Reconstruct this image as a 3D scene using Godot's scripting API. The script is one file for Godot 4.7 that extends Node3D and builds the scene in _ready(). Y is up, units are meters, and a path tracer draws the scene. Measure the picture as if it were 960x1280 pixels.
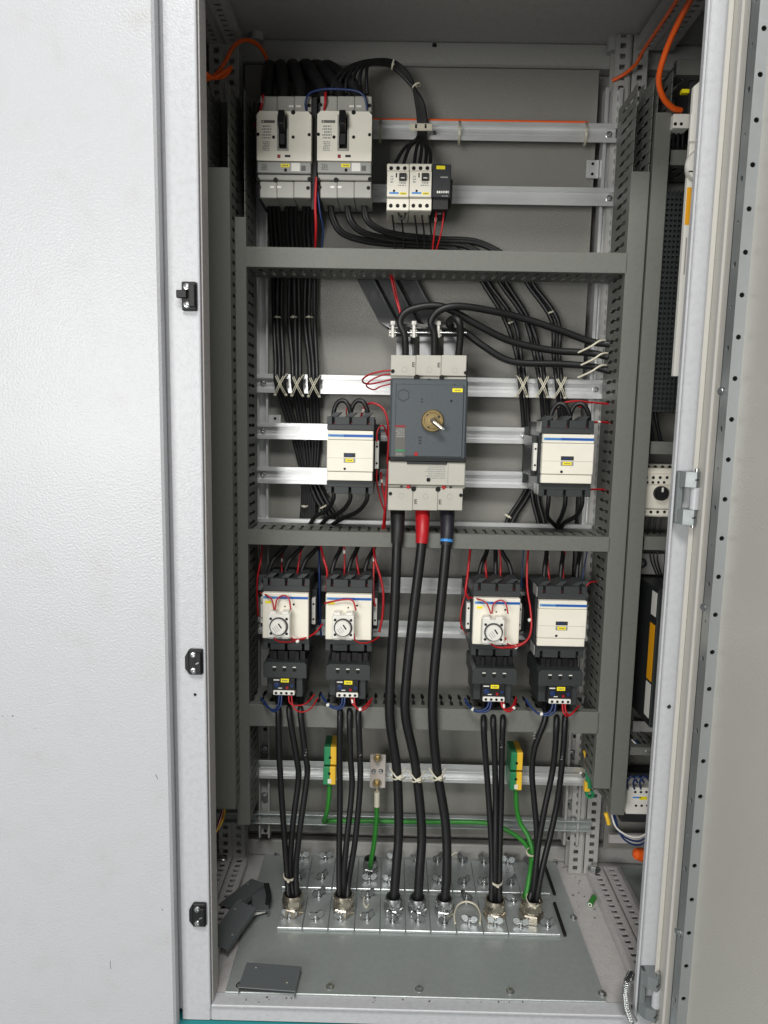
extends Node3D
# Open electrical control cabinet, photographed from the front. World: x right, y up, z towards the viewer; the cabinet's front frame is the plane z = 0.

const FOCAL := 887.0                       # pixels, of a picture 960 x 1280
const EYE := Vector3(0.0, 0.95, 1.15)
const CAM_RIGHT := Vector3(0.99975941, 0.01887444, -0.0111748)
const CAM_UP := Vector3(-0.02018415, 0.99106248, -0.13186267)
const CAM_BACK := Vector3(0.00858609, 0.1320565, 0.991205)
const FLOOR := -0.10
const BACK := -0.40                        # face of the mounting plate
const RAILF := -0.362                      # front of the mounting rails

var M := {}
var used := {}
var rng := RandomNumberGenerator.new()

# ---------------------------------------------------------------- pixel of the photograph -> point
func ray(u: float, v: float) -> Vector3:
	return CAM_RIGHT * (u - 480.0) - CAM_UP * (v - 640.0) - CAM_BACK * FOCAL
func P(u: float, v: float, z: float) -> Vector3:      # on the upright plane z
	var r := ray(u, v)
	return EYE + r * ((z - EYE.z) / r.z)
func PF(u: float, v: float, y: float) -> Vector3:     # on the level plane y
	var r := ray(u, v)
	return EYE + r * ((y - EYE.y) / r.y)

# ---------------------------------------------------------------- mesh builder
class MB:
	var p := PackedVector3Array()
	var n := PackedVector3Array()
	var uv := PackedVector2Array()
	func tri(a: Vector3, b: Vector3, c: Vector3, na: Vector3, nb: Vector3, nc: Vector3) -> void:
		var g := (b - a).cross(c - a)
		if g.length_squared() < 1e-20: return
		if g.dot(na + nb + nc) > 0.0:
			p.append_array([a, c, b]); n.append_array([na, nc, nb])
		else:
			p.append_array([a, b, c]); n.append_array([na, nb, nc])
	func quad(a: Vector3, b: Vector3, c: Vector3, d: Vector3, nn: Vector3) -> void:
		tri(a, b, c, nn, nn, nn); tri(a, c, d, nn, nn, nn)
	func box(c: Vector3, s: Vector3, bev := 0.0, bs := Basis.IDENTITY) -> MB:
		var h := s * 0.5
		var e := minf(bev, minf(h.x, minf(h.y, h.z)) * 0.9)
		var at := func(ax: int, sx: float, sy: float, sz: float) -> Vector3:   # corner point lying on the face across axis ax
			var q := Vector3(sx * h.x, sy * h.y, sz * h.z)
			for k in 3:
				if k != ax: q[k] -= signf(q[k]) * e
			return c + bs * q
		for ax in 3:
			for sg in [-1.0, 1.0]:
				var nn := Vector3.ZERO; nn[ax] = sg
				var q := []
				for t in [[-1.0, -1.0], [1.0, -1.0], [1.0, 1.0], [-1.0, 1.0]]:
					var w := Vector3.ZERO; w[ax] = sg; w[(ax + 1) % 3] = t[0]; w[(ax + 2) % 3] = t[1]
					q.append(at.call(ax, w.x, w.y, w.z))
				quad(q[0], q[1], q[2], q[3], (bs * nn).normalized())
		if e > 0.0:
			for ax in 3:                       # edges along ax
				var a1 := (ax + 1) % 3; var a2 := (ax + 2) % 3
				for s1 in [-1.0, 1.0]:
					for s2 in [-1.0, 1.0]:
						var lo := Vector3.ZERO; lo[ax] = -1.0; lo[a1] = s1; lo[a2] = s2
						var hi := lo; hi[ax] = 1.0
						var nn := Vector3.ZERO; nn[a1] = s1; nn[a2] = s2
						quad(at.call(a1, lo.x, lo.y, lo.z), at.call(a1, hi.x, hi.y, hi.z), at.call(a2, hi.x, hi.y, hi.z), at.call(a2, lo.x, lo.y, lo.z), (bs * nn).normalized())
			for sx in [-1.0, 1.0]:
				for sy in [-1.0, 1.0]:
					for sz in [-1.0, 1.0]:
						var nn := (bs * Vector3(sx, sy, sz)).normalized()
						tri(at.call(0, sx, sy, sz), at.call(1, sx, sy, sz), at.call(2, sx, sy, sz), nn, nn, nn)
		return self
	func span(a: Vector3, b: Vector3, bev := 0.0) -> MB:      # box between two opposite corners
		return box((a + b) * 0.5, (b - a).abs(), bev)
	func frame(d: Vector3) -> Basis:
		var z := d.normalized()
		var x := Vector3.UP.cross(z) if absf(z.y) < 0.95 else Vector3.RIGHT.cross(z)
		x = x.normalized()
		return Basis(x, z.cross(x), z)
	func lathe(c: Vector3, axis: Vector3, prof: Array, sides := 16, flat := false, turn := 0.0, sq := 1.0) -> MB:   # prof: [radius, height along axis]
		var b := frame(axis)
		for i in prof.size() - 1:
			var r0: float = prof[i][0]; var h0: float = prof[i][1]
			var r1: float = prof[i + 1][0]; var h1: float = prof[i + 1][1]
			var sl := Vector2(h1 - h0, -(r1 - r0)).normalized()
			for k in sides:
				var t0 := TAU * k / sides + turn; var t1 := TAU * (k + 1) / sides + turn
				var d0 := b.x * cos(t0) + b.y * sin(t0) * sq; var d1 := b.x * cos(t1) + b.y * sin(t1) * sq
				var a0 := c + d0 * r0 + b.z * h0; var a1 := c + d1 * r0 + b.z * h0
				var c0 := c + d0 * r1 + b.z * h1; var c1 := c + d1 * r1 + b.z * h1
				var m0 := (d0 * sl.x + b.z * sl.y).normalized(); var m1 := (d1 * sl.x + b.z * sl.y).normalized()
				if flat:
					m0 = (m0 + m1).normalized(); m1 = m0
				tri(a0, a1, c1, m0, m1, m1); tri(a0, c1, c0, m0, m1, m0)
		return self
	func cyl(a: Vector3, b: Vector3, r: float, sides := 12, flat := false, turn := 0.0) -> MB:
		var l := (b - a).length()
		return lathe(a, b - a, [[0.0, 0.0], [r, 0.0], [r, l], [0.0, l]], sides, flat, turn)
	func tube(raw: Array, r: float, sides := 10, smooth := 6, r2 := -1.0) -> MB:
		var pts: Array = []
		for i in raw.size() - 1:                # Catmull-Rom
			var p0: Vector3 = raw[maxi(i - 1, 0)]; var p1: Vector3 = raw[i]; var p2: Vector3 = raw[i + 1]; var p3: Vector3 = raw[mini(i + 2, raw.size() - 1)]
			for k in smooth:
				pts.append(p1.cubic_interpolate(p2, p0, p3, float(k) / smooth))
		pts.append(raw[raw.size() - 1])
		var m := pts.size()
		var b := frame(pts[1] - pts[0])
		var rings := []; var dirs := []
		for i in m:
			var t: Vector3 = (pts[mini(i + 1, m - 1)] - pts[maxi(i - 1, 0)]).normalized()
			var x := (b.x - t * t.dot(b.x)).normalized()
			b = Basis(x, t.cross(x), t)
			var rr := r if r2 < 0.0 else lerpf(r, r2, float(i) / (m - 1))
			var ring := []; var dd := []
			for k in sides:
				var a := TAU * k / sides
				var d := b.x * cos(a) + b.y * sin(a)
				dd.append(d); ring.append(pts[i] + d * rr)
			rings.append(ring); dirs.append(dd)
		for i in m - 1:
			for k in sides:
				var j := (k + 1) % sides
				tri(rings[i][k], rings[i][j], rings[i + 1][j], dirs[i][k], dirs[i][j], dirs[i + 1][j])
				tri(rings[i][k], rings[i + 1][j], rings[i + 1][k], dirs[i][k], dirs[i + 1][j], dirs[i + 1][k])
		for e in [0, m - 1]:
			var nn: Vector3 = (pts[0] - pts[1] if e == 0 else pts[m - 1] - pts[m - 2]).normalized()
			for k in sides:
				tri(pts[e], rings[e][k], rings[e][(k + 1) % sides], nn, nn, nn)
		return self
	func ribbon(raw: Array, wide: Vector3, thick: float, smooth := 6) -> MB:   # flat bar swept along a path, its width along wide
		var pts: Array = []
		for i in raw.size() - 1:
			for k in smooth:
				pts.append((raw[i] as Vector3).cubic_interpolate(raw[i + 1], raw[maxi(i - 1, 0)], raw[mini(i + 2, raw.size() - 1)], float(k) / smooth))
		pts.append(raw[raw.size() - 1])
		var m := pts.size()
		var q := []
		for i in m:
			var t: Vector3 = (pts[mini(i + 1, m - 1)] - pts[maxi(i - 1, 0)]).normalized()
			var u := t.cross(wide).normalized() * thick * 0.5
			var w := wide * 0.5
			q.append([pts[i] - w - u, pts[i] + w - u, pts[i] + w + u, pts[i] - w + u])
		for i in m - 1:
			for k in 4:
				var j := (k + 1) % 4
				var mid: Vector3 = (q[i][k] + q[i][j]) * 0.5 - pts[i]
				quad(q[i][k], q[i][j], q[i + 1][j], q[i + 1][k], mid.normalized())
		for e in [0, m - 1]:
			quad(q[e][0], q[e][1], q[e][2], q[e][3], (pts[0] - pts[1] if e == 0 else pts[m - 1] - pts[m - 2]).normalized())
		return self
	func prism(poly: PackedVector2Array, o: Vector3, bs: Basis, t: float) -> MB:    # polygon in bs.x / bs.y at o, thickness t along bs.z
		var ix := Geometry2D.triangulate_polygon(poly)
		var up := bs.z * t
		for i in range(0, ix.size(), 3):
			var q := []
			for k in 3: q.append(o + bs.x * poly[ix[i + k]].x + bs.y * poly[ix[i + k]].y)
			tri(q[0], q[1], q[2], -bs.z, -bs.z, -bs.z)
			tri(q[0] + up, q[1] + up, q[2] + up, bs.z, bs.z, bs.z)
		var turn := 1.0 if Geometry2D.is_polygon_clockwise(poly) else -1.0
		for i in poly.size():
			var a := poly[i]; var b := poly[(i + 1) % poly.size()]
			var e := b - a
			var nn := (bs.x * -e.y + bs.y * e.x).normalized() * turn
			var a3 := o + bs.x * a.x + bs.y * a.y; var b3 := o + bs.x * b.x + bs.y * b.y
			quad(a3, b3, b3 + up, a3 + up, nn)
		return self
	func holed(c: Vector3, bs: Basis, w: float, h: float, t: float, r: float, hx := 1.0, sides := 12) -> MB:   # plate w x h x t (front face at c, bs.z out) with a hole r (stretched hx along bs.x)
		var nn := bs.z
		for k in sides:
			var q := []
			for a in [TAU * k / sides, TAU * (k + 1) / sides]:
				var d := Vector2(cos(a), sin(a))
				var s := minf(w * 0.5 / maxf(absf(d.x), 1e-6), h * 0.5 / maxf(absf(d.y), 1e-6))
				q.append([d, d * s])
			var f := func(v: Vector2, z: float) -> Vector3: return c + bs.x * v.x + bs.y * v.y + bs.z * z
			var i0: Vector2 = q[0][0] * Vector2(r * hx, r); var i1: Vector2 = q[1][0] * Vector2(r * hx, r)
			quad(f.call(i0, 0), f.call(q[0][1], 0), f.call(q[1][1], 0), f.call(i1, 0), nn)
			if absf(q[0][1].x - q[1][1].x) > 1e-6 and absf(q[0][1].y - q[1][1].y) > 1e-6:
				var cr := Vector2(signf(q[0][1].x + q[1][1].x) * w * 0.5, signf(q[0][1].y + q[1][1].y) * h * 0.5)
				tri(f.call(q[0][1], 0), f.call(cr, 0), f.call(q[1][1], 0), nn, nn, nn)
			var dm: Vector2 = -(q[0][0] + q[1][0]).normalized()
			quad(f.call(i0, 0), f.call(i1, 0), f.call(i1, -t), f.call(i0, -t), bs.x * dm.x + bs.y * dm.y)
		return self
	func ring(c: Vector3, a: Vector3, b: Vector3, t: float, width: float, sides := 20) -> MB:    # band round the ellipse a, b; t thick, width wide along a x b
		var ax := a.cross(b).normalized() * width * 0.5
		for k in sides:
			var q := []
			for j in [k, k + 1]:
				var s: float = TAU * j / sides
				var d := a * cos(s) + b * sin(s)
				q.append([c + d, c + d + d.normalized() * t, d.normalized()])
			quad(q[0][1] - ax, q[1][1] - ax, q[1][1] + ax, q[0][1] + ax, (q[0][2] + q[1][2]).normalized())
			quad(q[0][0] + ax, q[1][0] + ax, q[1][1] + ax, q[0][1] + ax, ax.normalized())
			quad(q[0][0] - ax, q[1][0] - ax, q[1][1] - ax, q[0][1] - ax, -ax.normalized())
		return self

func obj(called: String, mb: MB, m: Material, parent: Node3D = self) -> MeshInstance3D:
	var arr := []; arr.resize(Mesh.ARRAY_MAX)
	var base: Vector3 = parent.get_meta("base") if parent.has_meta("base") else Vector3.ZERO
	var p := mb.p
	if base != Vector3.ZERO:
		for i in p.size(): p[i] -= base
	arr[Mesh.ARRAY_VERTEX] = p; arr[Mesh.ARRAY_NORMAL] = mb.n
	if mb.uv.size() == p.size(): arr[Mesh.ARRAY_TEX_UV] = mb.uv
	var am := ArrayMesh.new()
	am.add_surface_from_arrays(Mesh.PRIMITIVE_TRIANGLES, arr)
	am.surface_set_material(0, m)
	var o := MeshInstance3D.new()
	o.mesh = am; o.name = called if parent != self else numbered(called)
	parent.add_child(o, true)
	if parent != self: o.set_meta("base", base)
	return o
func numbered(called: String) -> String:
	var k: int = used.get(called, 0)
	used[called] = k + 1
	return called if k == 0 else "%s_%03d" % [called, k]
func tag(o: Node3D, label: String, category: String, group := "") -> Node3D:
	o.set_meta("label", label); o.set_meta("category", category)
	if group: o.set_meta("group", group)
	return o
func thing(called: String, label: String, category: String, at: Vector3, group := "") -> Node3D:
	var o := Node3D.new(); o.name = numbered(called); add_child(o); o.position = at
	o.set_meta("base", at)
	tag(o, label, category, group)
	return o

# ---------------------------------------------------------------- materials
func mat(c: Color, rough := 0.5, metal := 0.0, spec := 0.5) -> StandardMaterial3D:
	var m := StandardMaterial3D.new()
	m.albedo_color = c; m.roughness = rough; m.metallic = metal; m.metallic_specular = spec
	return m
func noise_tex(freq: float, kind: int, oct: int, seed_: int, size := 512, bump := 0.0, ramp: Gradient = null) -> NoiseTexture2D:
	var f := FastNoiseLite.new()
	f.noise_type = kind; f.frequency = freq; f.fractal_octaves = oct; f.seed = seed_
	if kind == FastNoiseLite.TYPE_CELLULAR: f.cellular_return_type = FastNoiseLite.RETURN_CELL_VALUE
	var t := NoiseTexture2D.new()
	t.width = size; t.height = size; t.seamless = true; t.noise = f
	if bump > 0.0:
		t.as_normal_map = true; t.bump_strength = bump
	if ramp: t.color_ramp = ramp
	return t
func ramp(stops: Array) -> Gradient:
	var g := Gradient.new()
	var o := PackedFloat32Array(); var c := PackedColorArray()
	for s in stops:
		o.append(s[0]); c.append(s[1])
	g.offsets = o; g.colors = c
	return g
func grey(x: float) -> Color: return Color(x, x, x)
func tri(m: StandardMaterial3D, scale: float) -> StandardMaterial3D:
	m.uv1_triplanar = true; m.uv1_world_triplanar = true; m.uv1_scale = Vector3.ONE * scale
	return m
func materials() -> void:
	var peel := noise_tex(0.06, FastNoiseLite.TYPE_SIMPLEX_SMOOTH, 2, 3, 1024, 6.0)
	var fine := noise_tex(0.16, FastNoiseLite.TYPE_SIMPLEX_SMOOTH, 2, 5, 1024, 4.0)
	var dirt := noise_tex(0.02, FastNoiseLite.TYPE_SIMPLEX_SMOOTH, 5, 9, 1024, 0.0, ramp([[0.0, grey(0.955)], [0.35, grey(0.985)], [0.6, grey(1.0)], [1.0, grey(1.0)]]))
	var soft := noise_tex(0.004, FastNoiseLite.TYPE_SIMPLEX_SMOOTH, 3, 19, 512, 0.0, ramp([[0.0, grey(0.965)], [1.0, grey(1.0)]]))
	var rough := noise_tex(0.01, FastNoiseLite.TYPE_SIMPLEX_SMOOTH, 4, 12, 512, 0.0, ramp([[0.0, grey(0.75)], [1.0, grey(1.0)]]))
	var spangle := noise_tex(0.05, FastNoiseLite.TYPE_CELLULAR, 1, 21, 1024, 0.0, ramp([[0.0, grey(0.97)], [0.5, grey(0.985)], [1.0, grey(1.0)]]))
	# powder-coated light grey sheet
	M.paint = tri(mat(Color8(191, 192, 195), 0.36), 3.2)
	M.paint.normal_enabled = true; M.paint.normal_texture = peel; M.paint.normal_scale = 0.15
	M.paint.albedo_texture = dirt
	M.inner_paint = tri(mat(Color8(186, 183, 181), 0.5), 2.3)
	M.inner_paint.normal_enabled = true; M.inner_paint.normal_texture = peel; M.inner_paint.normal_scale = 0.2
	M.inner_paint.albedo_texture = dirt
	M.plate = tri(mat(Color8(132, 131, 125), 0.48, 0.1), 2.0)
	M.plate.normal_enabled = true; M.plate.normal_texture = fine; M.plate.normal_scale = 0.3
	M.plate.roughness_texture = rough
	M.zinc = tri(mat(Color8(168, 174, 172), 0.42, 0.4), 2.7)
	M.zinc.albedo_texture = spangle; M.zinc.roughness_texture = rough
	M.zinc.normal_enabled = true; M.zinc.normal_texture = fine; M.zinc.normal_scale = 0.12
	M.rail = tri(mat(Color8(232, 233, 232), 0.38, 0.65), 3.0)
	M.rail.roughness_texture = rough
	M.rail_upright = M.rail
	M.steel = tri(mat(Color8(190, 192, 192), 0.28, 0.95), 9.0); M.steel.roughness_texture = rough
	M.frame = tri(mat(Color8(168, 167, 163), 0.48), 4.0); M.frame.albedo_texture = dirt
	M.duct = tri(mat(Color8(107, 108, 102), 0.55), 4.0)
	M.duct.normal_enabled = true; M.duct.normal_texture = fine; M.duct.normal_scale = 0.15
	M.duct.albedo_texture = dirt
	M.duct_dark = mat(Color8(92, 97, 98), 0.45)
	M.cream = tri(mat(Color8(236, 231, 216), 0.42), 5.0); M.cream.albedo_texture = soft
	M.shell = tri(mat(Color8(186, 183, 172), 0.5), 5.0); M.shell.albedo_texture = soft
	M.band = mat(Color8(150, 150, 146), 0.45)
	M.white = mat(Color8(226, 224, 216), 0.45)
	M.charcoal = tri(mat(Color8(50, 53, 54), 0.5), 6.0); M.charcoal.albedo_texture = soft
	M.slate = tri(mat(Color8(76, 82, 86), 0.45), 5.0); M.slate.albedo_texture = dirt
	M.black = mat(Color8(16, 16, 17), 0.55)
	M.hole = mat(Color8(10, 10, 10), 0.8)
	M.sleeve = tri(mat(Color8(21, 21, 22), 0.45), 40.0)
	M.sleeve.normal_enabled = true; M.sleeve.normal_texture = fine; M.sleeve.normal_scale = 0.15
	M.busbar = mat(Color8(70, 71, 72), 0.3)
	M.red = mat(Color8(172, 20, 28), 0.42)
	M.dark_red = mat(Color8(140, 22, 30), 0.45)
	M.blue = mat(Color8(24, 46, 92), 0.42)
	M.pale_blue = mat(Color8(60, 140, 210), 0.45)
	M.stripe = mat(Color8(22, 88, 168), 0.4)
	M.pale_stripe = mat(Color8(96, 150, 196), 0.4)
	M.green = mat(Color8(46, 128, 44), 0.45)
	M.pe_green = mat(Color8(44, 138, 88), 0.45)
	M.pe_yellow = mat(Color8(236, 190, 52), 0.45)
	M.orange = mat(Color8(238, 96, 28), 0.42)
	M.yellow = mat(Color8(244, 226, 24), 0.5)
	M.amber = mat(Color8(240, 168, 20), 0.5)
	M.tie = mat(Color8(205, 200, 180), 0.45)
	M.brass = mat(Color8(190, 168, 120), 0.3, 0.9)
	M.nickel = tri(mat(Color8(196, 186, 170), 0.26, 0.95), 12.0); M.nickel.roughness_texture = rough
	M.print = mat(Color8(96, 94, 90), 0.6)
	M.teal = mat(Color8(34, 130, 134), 0.5)
	M.rubber = mat(Color8(46, 47, 50), 0.7)
	M.ground = mat(Color8(128, 134, 134), 0.6)
	var door_peel := noise_tex(0.22, FastNoiseLite.TYPE_SIMPLEX_SMOOTH, 2, 33, 2048, 5.0)
	var stains := noise_tex(0.011, FastNoiseLite.TYPE_SIMPLEX_SMOOTH, 4, 41, 2048, 0.0, ramp([[0.0, Color(0.96, 0.953, 0.938)], [0.12, Color(0.982, 0.979, 0.972)], [0.24, Color(0.994, 0.994, 0.992)], [0.45, Color(1, 1, 1)], [1.0, Color(1, 1, 1)]]))
	M.door = tri(mat(Color8(191, 192, 195), 0.34), 0.5)
	M.door.normal_enabled = true; M.door.normal_texture = door_peel; M.door.normal_scale = 0.1
	M.door.albedo_texture = stains
	M.lit_door_inner = M.paint.duplicate(); M.lit_door_inner.normal_scale = 0.15; M.lit_door_inner.albedo_color = Color8(198, 195, 187); M.lit_door_inner.albedo_texture = null  # same paint, reflected light put in as a lighter, warmer tint
	M.gasket = mat(Color8(196, 193, 187), 0.7)
	M.strut = tri(mat(Color8(164, 168, 169), 0.4, 0.6), 6.0); M.strut.roughness_texture = rough
	M.cast = tri(mat(Color8(132, 138, 138), 0.45, 0.35), 9.0); M.cast.roughness_texture = rough
	M.clear = tri(mat(Color8(196, 188, 180), 0.35), 5.0)
	M.violet = mat(Color8(30, 29, 38), 0.5)
	M.zinc_bright = tri(mat(Color8(182, 187, 187), 0.34, 0.5), 3.7)
	M.zinc_bright.albedo_texture = spangle; M.zinc_bright.roughness_texture = rough
	M.zinc_bright.normal_enabled = true; M.zinc_bright.normal_texture = fine; M.zinc_bright.normal_scale = 0.1
	M.shell_grey = tri(mat(Color8(160, 159, 152), 0.5), 5.0); M.shell_grey.albedo_texture = soft
	M.heat = mat(Color8(60, 63, 63), 0.4, 0.5)

# ---------------------------------------------------------------- small shared pieces
func screw(parent: Node3D, at: Vector3, dir: Vector3, r: float, m: Material, called := "screw") -> void:
	var b := MB.new()
	b.lathe(at, dir, [[r, -0.001], [r, r * 0.35], [r * 0.8, r * 0.62], [r * 0.42, r * 0.7], [r * 0.36, r * 0.35], [0.0, r * 0.3]], 12)
	obj(called, b, m, parent)
func bolt(parent: Node3D, at: Vector3, dir: Vector3, r: float, m: Material, called := "bolt") -> void:   # hexagon head on a washer
	var b := MB.new()
	b.lathe(at, dir, [[r * 1.5, 0.0], [r * 1.5, r * 0.22], [0.0, r * 0.22]], 14)
	b.lathe(at, dir, [[r, r * 0.2], [r, r * 0.8], [r * 0.85, r], [0.0, r]], 6, true)
	obj(called, b, m, parent)
func tie(at: Vector3, along: Vector3, ra: float, rb: float, label: String, group := "cable ties", m: Material = null, width := 0.0045) -> Node3D:
	var mm: Material = m if m else M.tie
	var o := thing("cable_tie", label, "cable tie", at, group)
	var f := MB.new().frame(along)
	obj("strap", MB.new().ring(at, f.x * ra, f.y * rb, 0.0014, width), mm, o)
	var hd := at + (f.x * ra * 0.55 + Vector3(0, 0, rb * 0.95))
	obj("head", MB.new().box(hd, Vector3(0.0055, 0.005, 0.005), 0.001, Basis(Vector3.FORWARD, 0.3)), mm, o)
	return o
func cable(called: String, label: String, category: String, pts: Array, r: float, m: Material, group := "", sides := 10, smooth := 6) -> MeshInstance3D:
	var w := []
	for q in pts: w.append(P(q[0], q[1], q[2]))
	var o := obj(called, MB.new().tube(w, r, sides, smooth), m)
	tag(o, label, category, group)
	return o
func px(n: float, z: float) -> float: return n * (EYE.z - z) / FOCAL    # length of n pixels at depth z

# slotted plate strip: a ladder of two sides and rungs; a -> b, across w, thickness t along nrm
func ladder(b: MB, a: Vector3, e: Vector3, across: Vector3, w: float, t: float, pitch: float, slot: float, slot_w: float, at := 0.0) -> void:
	var d := (e - a).normalized(); var l := (e - a).length()
	var x := across.normalized(); var nrm := d.cross(x)
	var bs := Basis(x, d, x.cross(d))
	var lo := (w - slot_w) * 0.5 + at; var hi := (w - slot_w) * 0.5 - at
	var mid := (a + e) * 0.5
	b.box(mid + x * (-w * 0.5 + lo * 0.5), Vector3(lo, l, t), 0.0, bs)
	b.box(mid + x * (w * 0.5 - hi * 0.5), Vector3(hi, l, t), 0.0, bs)
	var s := 0.0
	while s < l:
		var run := minf(pitch - slot, l - s)
		b.box(a + d * (s + run * 0.5) + x * at, Vector3(slot_w, run, t), 0.0, bs)
		s += pitch

# ---------------------------------------------------------------- wire ducts
func duct(label: String, upright: bool, a0: float, a1: float, c: float, w: float, zb: float, zf: float, cover0: float, cover1: float, group: String) -> Node3D:
	var ax := Vector3.UP if upright else Vector3.RIGHT
	var wx := Vector3.RIGHT if upright else Vector3.UP
	var at := func(al: float, cr: float, z: float) -> Vector3: return ax * al + wx * cr + Vector3(0, 0, z)
	var o := thing("wire_duct", label, "wire duct", at.call(minf(a0, a1), c, zb), group)
	obj("base", MB.new().span(at.call(a0, c - w * 0.5 + 0.002, zb), at.call(a1, c + w * 0.5 - 0.002, zb + 0.003)), M.duct, o)
	var h := zf - zb
	for sd in [-1.0, 1.0]:
		var cs: float = c + sd * (w * 0.5 - 0.0009)
		var b := MB.new()
		b.span(at.call(a0, cs - 0.0009, zb), at.call(a1, cs + 0.0009, zb + h * 0.22))
		var s := a0 + 0.004
		while s < a1 - 0.012:
			b.span(at.call(s - 0.0018, cs - 0.0009, zb + h * 0.215), at.call(s + 0.0133, cs + 0.0009, zb + h * 0.30))
			b.span(at.call(s, cs - 0.0009, zb + h * 0.295), at.call(s + 0.0125, cs + 0.0009, zb + h * 0.50))
			b.span(at.call(s - 0.0022, cs - 0.0009, zb + h * 0.495), at.call(s + 0.0147, cs + 0.0009, zb + h * 0.58))
			b.span(at.call(s, cs - 0.0009, zb + h * 0.575), at.call(s + 0.0125, cs + 0.0009, zb + h * 0.80))
			b.span(at.call(s - 0.0030, cs - 0.0009, zb + h * 0.795), at.call(s + 0.0155, cs + 0.0009, zf - 0.0025))
			s += 0.02
		obj("slotted_side", b, M.duct, o)
	if cover1 > cover0:
		var b := MB.new()
		b.span(at.call(cover0, c - w * 0.5 - 0.0015, zf - 0.002), at.call(cover1, c + w * 0.5 + 0.0015, zf), 0.0007)
		for sd in [-1.0, 1.0]:
			b.span(at.call(cover0, c + sd * (w * 0.5 + 0.0002), zf - 0.018), at.call(cover1, c + sd * (w * 0.5 + 0.0014), zf - 0.0015))
		obj("cover", b, M.duct, o)
	return o

func ducts() -> void:
	var xr := func(u: float, v: float) -> float: return P(u, v, -0.25).x
	var yv := func(u: float, v: float) -> float: return P(u, v, -0.25).y
	# upright pairs
	var a: float = xr.call(292.0, 430.0); var b: float = xr.call(307.5, 430.0)
	duct("grey upright wire duct joining the left ends of the shelves, cover ending lowest at foot", true, yv.call(300, 1031), yv.call(300, 100), (a + b) * 0.5, b - a, -0.36, -0.25, yv.call(300, 1031), yv.call(300, 271), "upright wire ducts")
	a = P(262, 430, -0.2).x; b = P(288, 430, -0.2).x
	duct("wide grey upright wire duct hard against the pale left door frame", true, P(275, 1011, -0.2).y, P(275, 95, -0.2).y, (a + b) * 0.5, b - a, -0.31, -0.2, P(275, 1011, -0.2).y, P(275, 209, -0.2).y, "upright wire ducts")
	a = xr.call(772.0, 512.0); b = xr.call(792.5, 512.0)
	duct("grey upright wire duct joining the right ends of the shelves", true, yv.call(755, 986), yv.call(790, 105), (a + b) * 0.5, b - a, -0.36, -0.25, yv.call(755, 986), yv.call(790, 214), "upright wire ducts")
	a = xr.call(797.0, 512.0); b = xr.call(814.0, 512.0)
	duct("narrow grey upright wire duct beside the neighbouring bay's devices", true, yv.call(775, 1019), yv.call(815, 78), (a + b) * 0.5, b - a, -0.36, -0.25, yv.call(775, 1019), yv.call(815, 140), "upright wire ducts")
	# level shelves
	var x0: float = xr.call(309.0, 430.0); var x1: float = xr.call(771.0, 512.0)
	for s in [[310.0, 333.5, "grey level wire duct below the two toggle breakers, topmost of three"], [664.5, 681.0, "thin grey level wire duct crossed by three thick black cables, middle of three"], [883.0, 908.0, "grey level wire duct under the overload relays, lowest of three"]]:
		var y1: float = yv.call(420.0, s[0] + 1.0); var y0: float = yv.call(420.0, s[1] + 1.0)
		var o := duct(s[2], false, x0, x1 if s[0] < 800 else x1 - 0.004, (y0 + y1) * 0.5, y1 - y0, -0.36, -0.25, x0 - 0.004, x1 + 0.003, "level wire ducts")

# ---------------------------------------------------------------- rails
func rail(label: String, va: float, vb: float, u0: float, u1: float, at_u: float, group := "mounting rails") -> Node3D:
	var y1 := P(at_u, va, RAILF).y; var y0 := P(at_u, vb, RAILF).y
	var x0 := P(u0, va, RAILF).x; var x1 := P(u1, vb, RAILF).x
	var o := thing("mounting_rail", label, "rail", Vector3(x0, y0, RAILF - 0.012), group)
	var h := y1 - y0
	var t := 0.0016; var f := RAILF; var k := RAILF - 0.011
	var b := MB.new()
	b.span(Vector3(x0, y1 - h * 0.2, f - t), Vector3(x1, y1, f), 0.0005)
	b.span(Vector3(x0, y0, f - t), Vector3(x1, y0 + h * 0.2, f), 0.0005)
	b.span(Vector3(x0, y1 - h * 0.2 - t, k + t * 0.9), Vector3(x1, y1 - h * 0.2, f - 0.0004))
	b.span(Vector3(x0, y0 + h * 0.2, k + t * 0.9), Vector3(x1, y0 + h * 0.2 + t, f - 0.0004))
	b.span(Vector3(x0, y0 + h * 0.2, k), Vector3(x1, y1 - h * 0.2, k + t))
	b.span(Vector3(x0, y0 + h * 0.42, k + t), Vector3(x1, y0 + h * 0.5, k + t + 0.0012))
	obj("profile", b, M.rail, o)
	for e in [x0 + 0.014, x1 - 0.014]:
		screw(o, Vector3(e, (y0 + y1) * 0.5, k + t + 0.001), Vector3.BACK, 0.0062, M.steel)
	return o
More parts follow.
